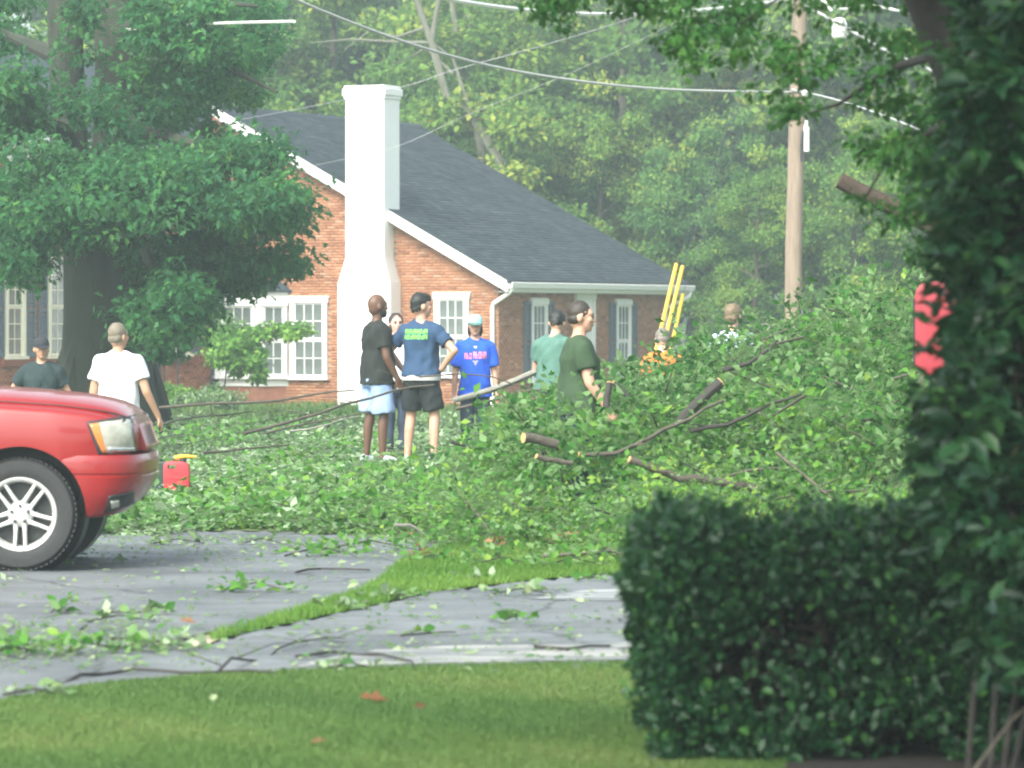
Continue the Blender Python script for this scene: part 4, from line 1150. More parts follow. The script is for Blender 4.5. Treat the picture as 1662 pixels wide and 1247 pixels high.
# low litter of cut leaves from the road edge back to the houses
def litter(name, n, x0, x1, y0, y1, leaf, per, lm, up, g, pw=1., lab=None, mask=None):
    x = x0+(x1-x0)*g.random(n); y = y0+(y1-y0)*g.random(n)**pw
    if mask is not None:
        k = mask(x, y); x, y = x[k], y[k]
    z = debris(x, y)
    A = np.stack([x, y, gz(x,y)+.02+np.maximum(z-gz(x,y),0)*g.random(len(x))], -1)
    D_ = np.stack([g.normal(0,1,len(x)), g.normal(0,1,len(x)), g.normal(up,.2,len(x))], -1)
    pos, d, nr = spray_leaves(A, D_, .25+.3*g.random(len(A)), per, g)
    bz = np.repeat(A[:,2], per); pos[:,2] = np.maximum(bz+(pos[:,2]-bz)*.5, gz(pos[:,0],pos[:,1])+.01); d[:,2] *= .4; nr[:,2] += .8
    flip = g.random(len(pos)) < .42
    nr[flip] *= -1
    N = len(pos); v = np.repeat(g.normal(.42,.17,len(A)),per)+g.normal(0,.15,N)
    L = leaf*(.55+.7*g.random(N))
    o = link_mesh(name, leaf_mesh(name, pos, d, nr, L, L*.64, v, 'leaf'), LM[lm])
    return props(o, lab, 'leaf litter', kind='stuff')
edge = lambda x, y: (y > 33.6 + .5*np.sin(x*2.3)+.3*np.sin(x*5.1)) & ~((x > .2) & (y > 46))
litter('leaf_litter', 6500, -7.5, 1.2, 33.2, 62, .095, 11, 'litter', .08, gb, 1.5, 'pale green litter of cut leaves covering the ground left of the heap', edge)
litter('leaf_litter', 1600, -10, 1.5, 60, 86, .14, 9, 'litter', .12, gb, 1., 'far strip of cut leaves lying before the houses', None)
litter('leaf_litter', 2500, -4.6, .6, 33.3, 37.5, .085, 9, 'brush', .25, gb, 1., 'bright green leafy sprigs along the road edge', lambda x,y: y > 33.5+.5*np.sin(x*2.3)+.3*np.sin(x*5.1))

# crumbs of leaves on the road and drive
def crumbs(n, test, leaf, g, lm, lab):
    px = -30+1090*g.random(n); py = 872+225*g.random(n)
    pts = np.array([tuple(G(a, b)) for a, b in zip(px, py)])
    k = np.array([test(a, b) for a, b in zip(px, py)]); pts = pts[k]; N = len(pts)
    pts[:,2] = .014+.01*g.random(N)
    d = np.stack([g.normal(size=N), g.normal(size=N), g.normal(0,.15,N)], -1); nr = np.tile([0,0,1.],(N,1))+g.normal(size=(N,3))*.3
    L = leaf*(.4+.8*g.random(N)); v = g.random(N)
    o = link_mesh('leaf_crumbs', leaf_mesh('leaf_crumbs', pts, d, nr, L, L*.55, v, 'quad'), LM[lm])
    return props(o, lab, 'leaf litter', kind='stuff')
crumbs(7000, lambda a, b: gb.random() < math.exp(-((b-880)/26)**2)*.9 + math.exp(-((b-1045-(a*-.02))/28)**2)*(.85 if a < 330 else .12) + .13 + .35*math.exp(-((b-1010)/14)**2)*(90 < a < 260), .07, gb, 'litter', 'scattered leaf bits lying on the grey road')

# ------------------------------------------------------------------ countable branches
BG = 'sawn branches in the heap'
def branch(label, pts, r, m='branch', ends='', taper=.6, group=None, name='cut_branch', cat='branch', side=0):
    base = pts[0].copy()
    t = thing(name, label, cat, tuple(base), 0, group)
    n = len(pts); rr = [r*(1-(1-taper)*i/(n-1)) for i in range(n)]
    pts2 = [pts[0]]
    for i in range(1, n):
        mid = (pts[i-1]+pts[i])/2 + Vector((gb.normal(), gb.normal(), gb.normal()))*(pts[i]-pts[i-1]).length*.025
        pts2 += [mid, pts[i]]
    rr2 = np.interp(np.linspace(0,1,len(pts2)), np.linspace(0,1,n), rr)
    mb = MB(); mb.tube(pts2, list(rr2), 9); mb.build('limb', M[m], t, world=True, smooth=True)
    for e in ends:
        a, b, rad = (pts2[0], pts2[1], rr2[0]) if e == 'a' else (pts2[-1], pts2[-2], rr2[-1])
        dd = (a-b).normalized()
        m2 = MB(); m2.tube([a-dd*.002, a+dd*.006], rad*.97, 12); m2.build('cut_end', M['cut'], t, world=True)
    for k in range(side):
        i = 1+int(gb.random()*(len(pts2)-1)); a = pts2[i-1].lerp(pts2[i], gb.random()); L_ = (pts[-1]-pts[0]).length*(.1+.15*gb.random())
        b = a + Vector((gb.normal(), gb.normal()*.6, (abs(gb.normal())*.5+.1)*(.12 if name == 'bare_twig' else 1))).normalized()*L_
        m2 = MB(); m2.tube([a, (a+b)/2+Vector((0,0,L_*.06)), b], [rr2[i]*.5, rr2[i]*.35, rr2[i]*.15], 5); m2.build('twig', M[m], t, world=True)
    return t
def hp(px, py, up=.0, lift=.12):
    Y = hit(px, py)-lift; return P(px, py, Y)
def run(pxs, depth=None):
    Ys = [hit(*p) for p in pxs]; y0 = (min(Ys)+sum(Ys)/len(Ys))/2-.36
    return [P(p[0], p[1], (depth or y0)+.04*i) for i, p in enumerate(pxs)]
branch('thick black sawn log sticking up out of the heap with orange cut end', run([(1098,694),(1135,652),(1169,621)]), .046, 'twig', 'b', .95)
branch('long grey branch lying slantwise across the middle of the heap', run([(940,738),(1000,736),(1032,722),(1075,698),(1120,680),(1175,650)]), .020, 'branch', 'a', .6, side=3)
branch('long bent log lying low in the heap, cut end at right', run([(1022,746),(1062,762),(1100,776),(1160,781),(1226,793)]), .026, 'branch', 'ab', 1.1)
branch('forked upright sawn stub beside the man in olive tee', run([(984,668),(985,645),(989,622)]), .030, 'twig', 'b', .9)
branch('thin sawn stub leaning right beside the forked stub', run([(1040,662),(1015,640),(996,622)]), .024, 'twig', 'b', .9)
branch('short thick sawn log facing the camera with round pale cut end', run([(850,711),(868,712),(905,722)]), .042, 'branch', 'a', .9)
branch('thin sawn stick with small cut end below the round log', run([(871,741),(900,747),(930,752)]), .022, 'branch', 'a', .9)
branch('dark bare stick lying right of the white sneakers', run([(732,717),(765,727),(800,740)]), .018, 'twig', '', .6)
branch('upright thin stick with tan top in the heap at centre', run([(957,655),(955,640),(958,625)]), .014, 'branch', 'b', .8)
branch('dark twig rising right from the heap top near the blond head', run([(1170,602),(1215,590),(1250,565),(1262,552)]), .022, 'twig', '', .4, side=2)
branch('dark curved branch in the shaded side of the heap above the hedge', run([(1120,700),(1180,690),(1250,655),(1300,640)]), .02, 'twig', '', .5, side=2)
branch('pale twig lying on the heap front near the road', run([(640,852),(665,852),(690,868)]), .014, 'palebranch', '', .6)
YB = 46.0
branch('long thin bare branch slanting up over the leaf litter toward the black shirt man', [P(395,704,YB),P(480,682,YB+.4),P(560,656,YB+.8),P(640,634,YB+1.2),P(705,625,YB+1.4)], .020, 'branch', '', .5, side=3)
branch('thin bare branch lying behind the longer one on the left litter', [P(258,662,YB+6),P(400,654,YB+6),P(500,642,YB+6.3),P(575,634,YB+6.5)], .02, 'branch', '', .5, side=2)
branch('thin bare branch lowest on the left litter', [P(430,704,YB-2),P(520,684,YB-1.6),P(600,668,YB-1.4)], .012, 'branch', '', .5, side=2)
branch('bare branch lying among the litter left of the fuel can row', [P(330,735,42),P(400,728,42.3),P(470,722,42.8)], .013, 'branch', '', .5, side=3)
branch('thin dark stick lying in the litter in front of the tree trunk', [P(262,690,52),P(330,676,52),P(410,668,52.4)], .014, 'twig', '', .5, side=3)
branch('grey stick lying in the litter near the pale shorts', [P(470,700,45),P(530,690,45),P(585,676,45.4)], .012, 'palebranch', '', .5, side=2)
branch('pale grey trunk piece slanting in front of the blue tee and teal tee people', [P(735,650,46.2),P(800,632,46.4),P(868,604,46.6)], .032, 'palebranch', '', 1.15)
branch('thin arching twig crossing in front of the blue tee', [P(680,612,46),P(740,607,46),P(800,612,46),P(868,632,46)], .010, 'branch', '', .6)
branch('thin grey branch just under the pale trunk piece', [P(740,664,46),P(800,650,46),P(880,632,46.2)], .018, 'branch', '', .7, side=2)
# the sawn trunk leaning in from the right
branch('thick brown sawn trunk leaning up from the right over the heap', [P(1362,293,37),P(1440,332,37),P(1530,378,37),P(1800,515,37),P(2120,690,37),P(2700,960,37)], .072, 'brownbark', '', 1.5, name='leaning_trunk', cat='tree trunk')
mbt = MB()
# twigs on the road and drive
def gp(*pts, z=.02): return [G(a, b)+Vector((0,0,z)) for a, b in pts]
branch('longest thin dark twig lying along the lawn edge of the drive', gp((72,1118),(130,1102),(215,1093),(300,1099),(360,1097),(450,1099)), .010, 'twig', '', .5, name='bare_twig', cat='twig')
branch('thin forked dark twig lying on the dark drive', gp((352,1099),(400,1078),(450,1060),(510,1045),(560,1042)), .008, 'twig', '', .4, name='bare_twig', cat='twig', side=5)
branch('curved dark twig ending beside the pale streaks', gp((480,1072),(540,1064),(620,1069),(668,1080),(672,1092)), .008, 'twig', '', .6, name='bare_twig', cat='twig', side=1)
branch('short straight twig on the pale streaks near the hedge', gp((868,1056),(920,1060),(990,1055)), .009, 'twig', '', .7, name='bare_twig', cat='twig', side=2)
branch('dark twig lying at the far left of the road', gp((-40,1024),(0,1031),(30,1042),(62,1054)), .010, 'twig', '', .6, name='bare_twig', cat='twig', side=1)
branch('dark twig pointing to the pale kerb end', gp((262,1050),(300,1044),(345,1032)), .010, 'twig', '', .6, name='bare_twig', cat='twig', side=1)
branch('thin twig lying on the road left of the verge tip', gp((130,1028),(175,1000),(230,1000),(250,1012)), .006, 'twig', '', .6, name='bare_twig', cat='twig', side=2)
branch('thin twig lying on the road near the leafy clump', gp((480,934),(520,928),(600,930)), .009, 'twig', '', .6, name='bare_twig', cat='twig')
branch('small dark twig on the middle of the drive', gp((650,1038),(700,1033),(740,1032)), .006, 'twig', '', .6, name='bare_twig', cat='twig')
branch('brown twig along the leaf strip at the left of the road', gp((180,1044),(215,1042),(240,1053)), .008, 'twig', '', .6, name='bare_twig', cat='twig')
branch('thin straight twig lying across the far edge of the road', gp((160,866),(240,864),(300,865)), .012, 'twig', '', .6, name='bare_twig', cat='twig')

def sprig(label, px, py, ln, w, n, lm='brush', leaf=.07, hgt=.05, ang=0, group=None):
    """a small leafy sprig lying on the ground"""
    c = G(px, py)
    t = thing('leafy_sprig', label, 'leafy twig', (c.x, c.y, .012), 0, group)
    mb = MB(); a = Vector((cos(ang), sin(ang), 0))
    mb.tube([-a*ln/2, Vector((0,0,hgt*.5)), a*ln/2], [.006,.005,.002], 5); mb.build('stem', M['twig'], t)
    s = gb.random(n)-.5
    pos = np.stack([s*ln*cos(ang)+gb.normal(0,w,n), s*ln*sin(ang)+gb.normal(0,w,n), hgt*gb.random(n)*(1-abs(s))], -1)
    d = np.stack([gb.normal(size=n), gb.normal(size=n), gb.normal(.25,.4,n)], -1); nr = np.tile([0,-.3,1.],(n,1))+gb.normal(size=(n,3))*.5
    nr[gb.random(n) < .25] *= -1
    L = leaf*(.6+.7*gb.random(n)); v = gb.normal(.5,.2,n)
    link_mesh('leaves', leaf_mesh('leaves', pos, d, nr, L, L*.62, v, 'oval'), LM[lm], t)
    return t
sprig('leafy clump lying alone on the road left of the verge', 415, 962, .42, .06, 46, hgt=.10)
sprig('large leafy branch tip on the road edge in front of the heap', 600, 898, .8, .10, 90, hgt=.16)
sprig('leafy tuft on the road just left of the larger branch tip', 520, 905, .5, .08, 50, hgt=.13)
sprig('single upright bright leaf cluster at the left of the road', 97, 998, .10, .03, 9, leaf=.09, hgt=.10)
sprig('pale leafy sprig lying at the verge edge of the dark drive', 845, 968, .36, .06, 30, 'litter', hgt=.07)
sprig('small bright leaf tuft on the middle of the dark drive', 838, 1010, .14, .03, 14, hgt=.05)
sprig('tiny leaf tuft on the drive left of the bright tuft', 682, 1030, .1, .02, 7, hgt=.03)
sprig('leafy strip lying across the left of the road', 120, 1062, .8, .09, 90, hgt=.10)
sprig('leafy sprig at the far left edge of the road', 25, 1068, .5, .08, 60, hgt=.08)
sprig('leafy sprig beside the brown twig on the left road', 250, 1056, .42, .06, 40, 'litter', hgt=.07)
sprig('yellowish leafy sprig curving over the left road', 195, 1012, .36, .04, 26, 'litter', hgt=.07)
sprig('leafy sprig on the road right of the curving one', 262, 995, .14, .03, 10, hgt=.05)
sprig('pale leafy sprig on the lawn edge below the drive', 570, 1090, .26, .04, 16, 'litter', hgt=.06)
sprig('leafy sprig on the lawn edge at the left corner', 60, 1132, .3, .04, 22, 'litter', hgt=.05)
sprig('pale leafy sprig on the bright verge', 640, 975, .3, .05, 24, 'litter', hgt=.07)
sprig('leafy sprig lying on the road behind the jeep wheel', 290, 885, .4, .05, 24, 'litter', hgt=.07)
sprig('leafy sprig near the far road edge at the middle', 425, 885, .3, .05, 20, 'litter', hgt=.08)
sprig('leafy sprig on the verge where road and drive part', 560, 990, .25, .04, 18, 'litter', hgt=.05)

sprig('leafy spray spilled over the right part of the verge', 930, 925, .5, .10, 60, hgt=.14)
sprig('leafy spray spilled over the middle of the verge', 815, 922, .5, .09, 50, hgt=.12)
sprig('pale drooping spray at the foot of the heap near the hedge', 985, 912, .6, .10, 60, 'litter', hgt=.16)
sprig('leafy spray on the verge corner beside the road', 705, 915, .4, .08, 36, hgt=.10)
sprig('small pale sprig on the verge near the drive edge', 770, 945, .22, .04, 16, 'litter', hgt=.05)
sprig('small sprig on the far end of the dark drive by the hedge', 960, 945, .2, .04, 14, hgt=.05)
for lab, px, py, ln, n, hg in (('leafy heap of cut branches at the road edge left of the large heap', 540, 832, 1.5, 420, .42),('low leafy heap at the road edge behind the lone twig', 440, 846, 1.2, 300, .30),
        ('bushy cut branch lying in the litter right of the fuel can', 425, 806, 1.0, 200, .26),('bushy cut branch lying in the litter behind the road edge heaps', 480, 782, 1.5, 360, .32),
        ('leafy branch lying in the litter in line with the black shirt man', 545, 745, 1.3, 300, .26),('broad leafy branch in the litter before the bay window', 420, 722, 2.0, 300, .36),
        ('leafy branch in the litter between fuel can and big trunk', 300, 724, 1.6, 240, .30),('far leafy branch in the litter below the chimney', 505, 690, 2.2, 280, .34)):
    sprig(lab, px, py, ln, .34, n, 'brush', leaf=.085, hgt=hg, ang=gb.random()*.8-.4)
dead = leafmat('dead_leaves', [(.07,.032,.016),(.13,.058,.025),(.20,.10,.05),(.30,.17,.09)], (.3,.18,.1), transl=.15)
LM['dead'] = dead
for lab, px, py, n, w, lf in (('brown dead leaf lying on the front lawn', 592, 1146, 1, .02, .11),('small tan dead leaf on the lawn right of the larger one', 692, 1160, 1, .01, .07),
        ('brown leaf scrap at the bottom of the lawn', 502, 1223, 1, .015, .06),('orange leaf lying on the road beside the verge tip', 297, 1018, 1, .01, .08),
        ('rust brown dead clump hanging from the heap front', 805, 915, 9, .04, .07),('rust brown dead clump right of the first on the heap front', 900, 908, 10, .05, .07),
        ('dead brown leaf clump on the verge corner', 690, 912, 12, .06, .055),('pale grey leaf scrap on the front lawn', 346, 1142, 1, .01, .07)):
    c = G(px, py); t = None
    pos = np.stack([gb.normal(0,w,n), gb.normal(0,w,n), .03+.05*gb.random(n)*(n > 3)*3], -1)
    d = np.stack([gb.normal(size=n), gb.normal(size=n)*.5, gb.normal(.1,.2,n)], -1); nr = np.tile([0,-.5,1.],(n,1))+gb.normal(size=(n,3))*.3
    L = lf*(.8+.5*gb.random(n))
    mt_ = LM['litter'] if 'grey' in lab else dead
    if n == 1:
        o = link_mesh('dead_leaf', leaf_mesh('dead_leaf', pos, d, nr, L, L*.6, gb.random(1), 'lobed'), mt_)
        o.location = (c.x, c.y, .01); props(o, lab, 'leaf')
    else:
        t = thing('dead_leaf_clump', lab, 'dead leaves', (c.x, c.y, .01))
        for q in range(n):
            link_mesh('leaf', leaf_mesh('leaf', pos[q:q+1], d[q:q+1], nr[q:q+1], L[q:q+1], L[q:q+1]*.6, gb.random(1), 'lobed'), mt_, t)

# ------------------------------------------------------------------ red jeep
def dg(): return bpy.context.evaluated_depsgraph_get()
def bake(o):
    """apply the modifiers of o without operators"""
    bpy.context.view_layer.update()
    me = bpy.data.meshes.new_from_object(o.evaluated_get(dg()))
    old = o.data; o.modifiers.clear(); o.data = me; me.name = o.name
    if old.users == 0: bpy.data.meshes.remove(old)
    return o

jeep = thing('parked_car', 'red off-road car parked on the road, its front half in view at left', 'car', (-3.23, 29.16, .004), 0)
stx = np.array([-3.78,-3.7,-3.4,-2.7,-1.6,-1.0,-.55,-.1,.25,.45,.60,.70,.765,.80])
tab = dict(
 w=[.74,.82,.88,.91,.92,.92,.92,.915,.905,.885,.855,.81,.745,.66],
 zb=[.55,.5,.45,.42,.42,.42,.42,.42,.44,.60,.74,.765,.772,.775],
 zs=[1.0,1.03,1.05,1.06,1.075,1.085,1.085,1.075,1.05,1.025,1.0,.975,.945,.92],
 zh=[1.02,1.06,1.09,1.1,1.12,1.135,1.135,1.125,1.10,1.075,1.05,1.02,.98,.945],
 zc=[1.03,1.07,1.10,1.12,1.16,1.20,1.205,1.195,1.165,1.14,1.11,1.075,1.02,.965])
xi = np.concatenate([np.linspace(-3.78,-.6,18)[:-1], np.linspace(-.6,.8,34)])
def T(k, x): return float(np.interp(x, stx, tab[k]))
def smooth_T(k):
    a = np.array([T(k, x) for x in xi]); 
    for _ in range(2): a[1:-1] = (a[:-2]+2*a[1:-1]+a[2:])/4
    return a
ta = {k: smooth_T(k) for k in tab}
def section(i):
    x = xi[i]; w_, zb, zs, zh, zc = (ta[k][i] for k in ('w','zb','zs','zh','zc'))
    mid = (zb+zs)/2
    h = [(0,zb),(w_*.6,zb),(w_*.93,zb+.01),(w_*.985,zb+.05),(w_*1.0,zb+(zs-zb)*.45),(w_*1.0,zb+(zs-zb)*.7),(w_*.985,zs-.03),(w_*.965,zs),(w_*.93,zs+.012),(w_*.885,zh-.03),(w_*.85,zh),
         (w_*.80,zh+.25*(zc-zh)),(w_*.66,zh+.62*(zc-zh)),(w_*.40,zc-.008),(w_*.2,zc-.002),(0,zc)]
    return [(x,-y,z) for y, z in h] + [(x,y,z) for y, z in h[-2:0:-1]]
mb = MB(); mb.loft([section(i) for i in range(len(xi))])
sq = lambda x: x if x < .45 else .45+(x-.45)*.86
mb.v = [(sq(p[0]),p[1],p[2]) for p in mb.v]
body = mb.build('body', M['carred'], jeep, smooth=True)
def cutter(x, r, y0, y1):
    m2 = MB(); m2.lathe([(r,y0),(r,y1)], 'y', 48, (x,0,.385)); n0 = 0
    m2.f += [tuple(range(47,-1,-1)), tuple(range(48,96))]
    o = m2.build('tmp_cut', None); return o
def boolean(o, c):
    md = o.modifiers.new('b','BOOLEAN'); md.operation = 'DIFFERENCE'; md.object = c; md.solver = 'EXACT'
    c.parent = o.parent; bake(o); bpy.data.objects.remove(c)
for wx in (0, -2.69):
    boolean(body, cutter(wx, .435, -1.2, -.55)); boolean(body, cutter(wx, .435, .55, 1.2))
# bumper
pl = [(.24,-.905),(.42,-.905),(.56,-.885),(.66,-.84),(.745,-.74),(.79,-.58),(.82,-.32),(.83,0)]
pl = pl + [(x,-y) for x, y in pl[-2::-1]]
def ring(k, ky, z, off=0): return [(.24+(x-.24)*k-off, y*ky, z) for x, y in pl]
levels = [(.52,.93,.345),(.66,.96,.36),(.80,.985,.43),(.90,1.0,.50),(.975,1.0,.57),(1.0,1.0,.615),(.985,.992,.622),(.985,.992,.634),(1.0,1.0,.641),(1.0,1.0,.70),(.99,.995,.735),(.965,.985,.757),(.90,.96,.768)]
mb = MB(); mb.loft([ring(*l) for l in levels]); bump = mb.build('bumper', M['carred'], jeep, smooth=True)
boolean(bump, cutter(0, .435, -1.2, -.4)); boolean(bump, cutter(0, .435, .4, 1.2))
mb = MB(); mb.loft([ring(.90,.95,.7685), ring(.86,.92,.778)]); mb.build('bumper_seam', M['plasticdark'], jeep)

def patch(name, quad, target, m, parent, nu=14, nv=8, off=.006, sgn=-1, y0=-2.):
    """sheet following the bodywork: quad of (x,z) corners bl, br, tr, tl projected along the width"""
    bm = bmesh.new(); bm.from_mesh(target.data); bv = BVHTree.FromBMesh(bm); bm.free()
    vs = []; mb = MB()
    for j in range(nv+1):
        for i in range(nu+1):
            u, v_ = i/nu, j/nv
            a = Vector(quad[0]).lerp(Vector(quad[1]), u); b = Vector(quad[3]).lerp(Vector(quad[2]), u); c = a.lerp(b, v_)
            h = bv.ray_cast(Vector((c[0], sgn*2., c[1])), Vector((0,-sgn,0)))
            if h[0] is None: vs.append(Vector((c[0], sgn*.6, c[1])))
            else: vs.append(h[0]+h[1].normalized()*off*(1 if h[1].y*sgn > 0 else -1))
    fs = []
    for j in range(nv):
        for i in range(nu): fs.append((j*(nu+1)+i, j*(nu+1)+i+1, (j+1)*(nu+1)+i+1, (j+1)*(nu+1)+i))
    mb.add(vs, fs)
    o = mb.build(name, m, parent, smooth=True)
    md = o.modifiers.new('s','SOLIDIFY'); md.thickness = .012; md.offset = 0; bake(o)
    return o
pc = lambda px, py: ((px-32)/247, (928-py)/247)
for s in (-1, 1):
    patch('headlight_surround', [pc(160,741),pc(216,741),pc(208,678),pc(140,686)], body, M['plasticdark'], jeep, off=.002, sgn=s)
    hl = patch('headlight', [pc(170,736),pc(213,736),pc(206,684),pc(158,688)], body, M['lens'], jeep, off=.010, sgn=s)
    patch('reflector', [pc(176,733),pc(211,733),pc(211,727),pc(174,727)], body, M['chrome'], hl, off=.017, sgn=s, nv=2)
    patch('turn_signal', [pc(165,736),pc(172,736),pc(160,688),pc(145,690)], body, M['amber'], jeep, off=.011, sgn=s, nu=5)
    patch('fog_lamp_recess', [pc(168,834),pc(206,822),pc(212,800),pc(176,806)], bump, M['plasticdark'], jeep, off=.004, sgn=s)
    patch('fog_lamp', [pc(177,826),pc(188,824),pc(189,812),pc(178,814)], bump, M['lens'], jeep, off=.012, sgn=s, nu=5, nv=4)
mb = MB(); mb.prism([(.66,.779),(.800,.779),(.806,.80),(.752,.955),(.73,.972),(.66,.985)], 'y', -.50, .50); mb.build('grille', M['carred'], jeep, bevel=.02, smooth=True)
mb = MB()
for k in range(7): mb.prism([(.78,.81),(.8045,.81),(.757,.945),(.74,.945)], 'y', -.33+.1*k-.017, -.33+.1*k+.017)
mb.build('grille_slot', M['plasticdark'], jeep, bevel=.01)
for s in (-1,1):
    pts = [Vector((xi[i], s*ta['w'][i]*.868, ta['zh'][i]-.014)) for i in range(len(xi)) if -.8 < xi[i] < .72]
    mb = MB(); mb.tube(pts, .005, 5); mb.build('hood_seam', M['plasticdark'], jeep)
# wheel housings
for wx in (0, -2.69):
    for s in (-1, 1):
        m2 = MB(); m2.lathe([(.432,.56*s),(.432,.88*s)], 'y', 32, (wx,0,.385)); m2.lathe([(0,.57*s),(.43,.57*s)], 'y', 32, (wx,0,.385)); m2.build('wheel_housing', M['plasticdark'], jeep)
mb = MB(); mb.box((-3.4,-.6,.3),(.35,.6,.41)); mb.build('underbody', M['plasticdark'], jeep)
# cabin
def cab(z, x0, x1, w0, w1):
    return [(x0,-w0,z),(x0-.5,-w0-.02,z),(x1,-w1,z),(x1,w1,z),(x0-.5,w0+.02,z),(x0,w0,z)]
mb = MB(); mb.loft([cab(1.10,-.72,-3.72,.78,.80), cab(1.45,-1.12,-3.62,.72,.74), cab(1.70,-1.48,-3.5,.64,.64), cab(1.755,-1.75,-3.35,.55,.55)])
cabn = mb.build('cabin', M['carred'], jeep, bevel=.03, smooth=True)
cg = mat('tinted_glass', (.02,.025,.028), .05, .1, 2)
for s in (-1,1):
    for q_ in ([(-1.98,1.16),(-1.15,1.16),(-1.5,1.62),(-1.98,1.64)], [(-2.82,1.16),(-2.06,1.16),(-2.06,1.64),(-2.82,1.64)], [(-3.55,1.18),(-2.9,1.16),(-2.9,1.63),(-3.42,1.6)]):
        patch('side_window', [q_[0],q_[1],q_[2],q_[3]], cabn, cg, jeep, 4, 4, .006, s)
mb = MB(); mb.add([(-.80,-.66,1.16),(-.80,.66,1.16),(-1.45,.56,1.64),(-1.45,-.56,1.64)], [(0,1,2,3)]); ws = mb.build('windscreen', cg, jeep)
ws.location.x = .055; ws.location.z = .045
# wheels
wheel = bpy.data.objects.new('wheel', None); COL.objects.link(wheel); wheel.parent = jeep; wheel.location = (0,-.745,.372)
mb = MB(); mb.lathe([(.232,.10),(.245,.118),(.30,.125),(.345,.12),(.366,.098),(.371,.05),(.371,-.05),(.366,-.098),(.345,-.12),(.30,-.125),(.25,-.118),(.236,-.105),(.236,.10)], 'y', 56)
ty = mb.build('tyre', M['rubber'], wheel, smooth=True)
mb = MB()
for k in range(64):
    a = 2*pi*k/64
    for y0, y1, da in ((-.115,-.045,0),(-.035,.035,.05),(.045,.115,0)):
        Mx = Matrix.Rotation(a+da, 4, 'Y')
        mb.box((.366,y0,-.011),(.376,y1,.011), Mx)
mb.build('tread', M['rubber'], ty)
mb = MB(); mb.lathe([(.243,-.100),(.246,-.112),(.238,-.119),(.222,-.112),(.214,-.095),(.206,-.06),(.203,.10)], 'y', 48); rim = mb.build('rim', M['alloy'], wheel, smooth=True)
mb = MB(); mb.lathe([(0,-.02),(.2,-.02)], 'y', 32); mb.build('brake_drum', M['alloydark'], wheel)
for k in range(5):
    a = pi/2 + 2*pi*k/5
    Mx = Matrix.Rotation(a, 4, 'Y')
    mb = MB()
    for s in (-1,1):
        vs = []
        for (r_, o1, o2, yf, yb) in ((.055,.012,.044,-.100,-.05),(.13,.018,.042,-.104,-.055),(.222,.024,.046,-.108,-.06)):
            vs.append([Mx @ Vector((r_, y, o*s)) for (y, o) in ((yf,o1),(yf,o2),(yb,o2),(yb,o1))])
        mb.loft(vs)
    mb.build('spoke', M['alloy'], rim, bevel=.006)
    p_ = Mx @ Vector((.057*cos(pi/5), -.112, .057*sin(pi/5)))
    mb = MB(); mb.lathe([(.0,-.012),(.011,-.012),(.0125,.012)], 'y', 6, tuple(p_)); mb.build('lug_nut', M['alloydark'], rim)
mb = MB(); mb.lathe([(0,-.105),(.03,-.105),(.07,-.100),(.085,-.085),(.088,-.05)], 'y', 28); mb.build('hub', M['alloy'], rim, smooth=True)
def copy_tree(o, parent):
    c = o.copy(); COL.objects.link(c); c.parent = parent
    for ch in list(o.children): copy_tree(ch, c)
    return c
for (wx, s) in ((0,1),(-2.69,-1),(-2.69,1)):
    c = copy_tree(wheel, jeep); c.location = (wx, .745*s, .372)
    if s == 1: c.rotation_euler = (0,0,pi)

# ------------------------------------------------------------------ fuel can, dark container, red panel
can = thing('fuel_can', 'red plastic fuel can with yellow spout standing in the leaves beyond the bumper', 'fuel can', (P(287,797,41.7).x, 41.7, .0))
mb = MB(); mb.prism([(-.122,0),(.122,0),(.125,.20),(.112,.262),(.06,.285),(-.10,.285),(-.125,.262),(-.125,.2)], 'y', -.085, .085)
cb = mb.build('can_body', M['canred'], can, bevel=.014, smooth=True)
c_ = MB(); c_.box((-.085,-.2,.215),(.0,.2,.252)); cc = c_.build('tmp_cut', None, bevel=.012); boolean(cb, cc)
mb = MB()
for z in (.05,.12): mb.box((-.1,-.0895,z),(.1,-.086,z+.03))
mb.build('rib', M['canred'], cb)
mb = MB(); mb.lathe([(.034,.28),(.034,.312),(.025,.316),(0,.316)], 'z', 14, (.06,0,0)); mb.build('collar', M['plasticdark'], can)
mb = MB(); mb.tube([(-.02,0,.318),(.05,0,.332),(.1,0,.334),(.19,-.01,.330)], [.024,.022,.018,.012], 10); mb.build('spout', M['yellow'], can, smooth=True)
drk = thing('container', 'small dark green container half hidden between the bumper and the red fuel can', 'container', (P(259,798,42.0).x, 42.0, 0))
mb = MB(); mb.prism([(-.09,0),(.09,0),(.09,.25),(.06,.275),(-.06,.275),(-.09,.25)], 'y', -.09, .09); mb.build('container_body', M['green_can'], drk, bevel=.012)
mb = MB(); mb.lathe([(.03,.272),(.03,.3),(0,.3)], 'z', 12); mb.build('cap', M['green_can'], drk)

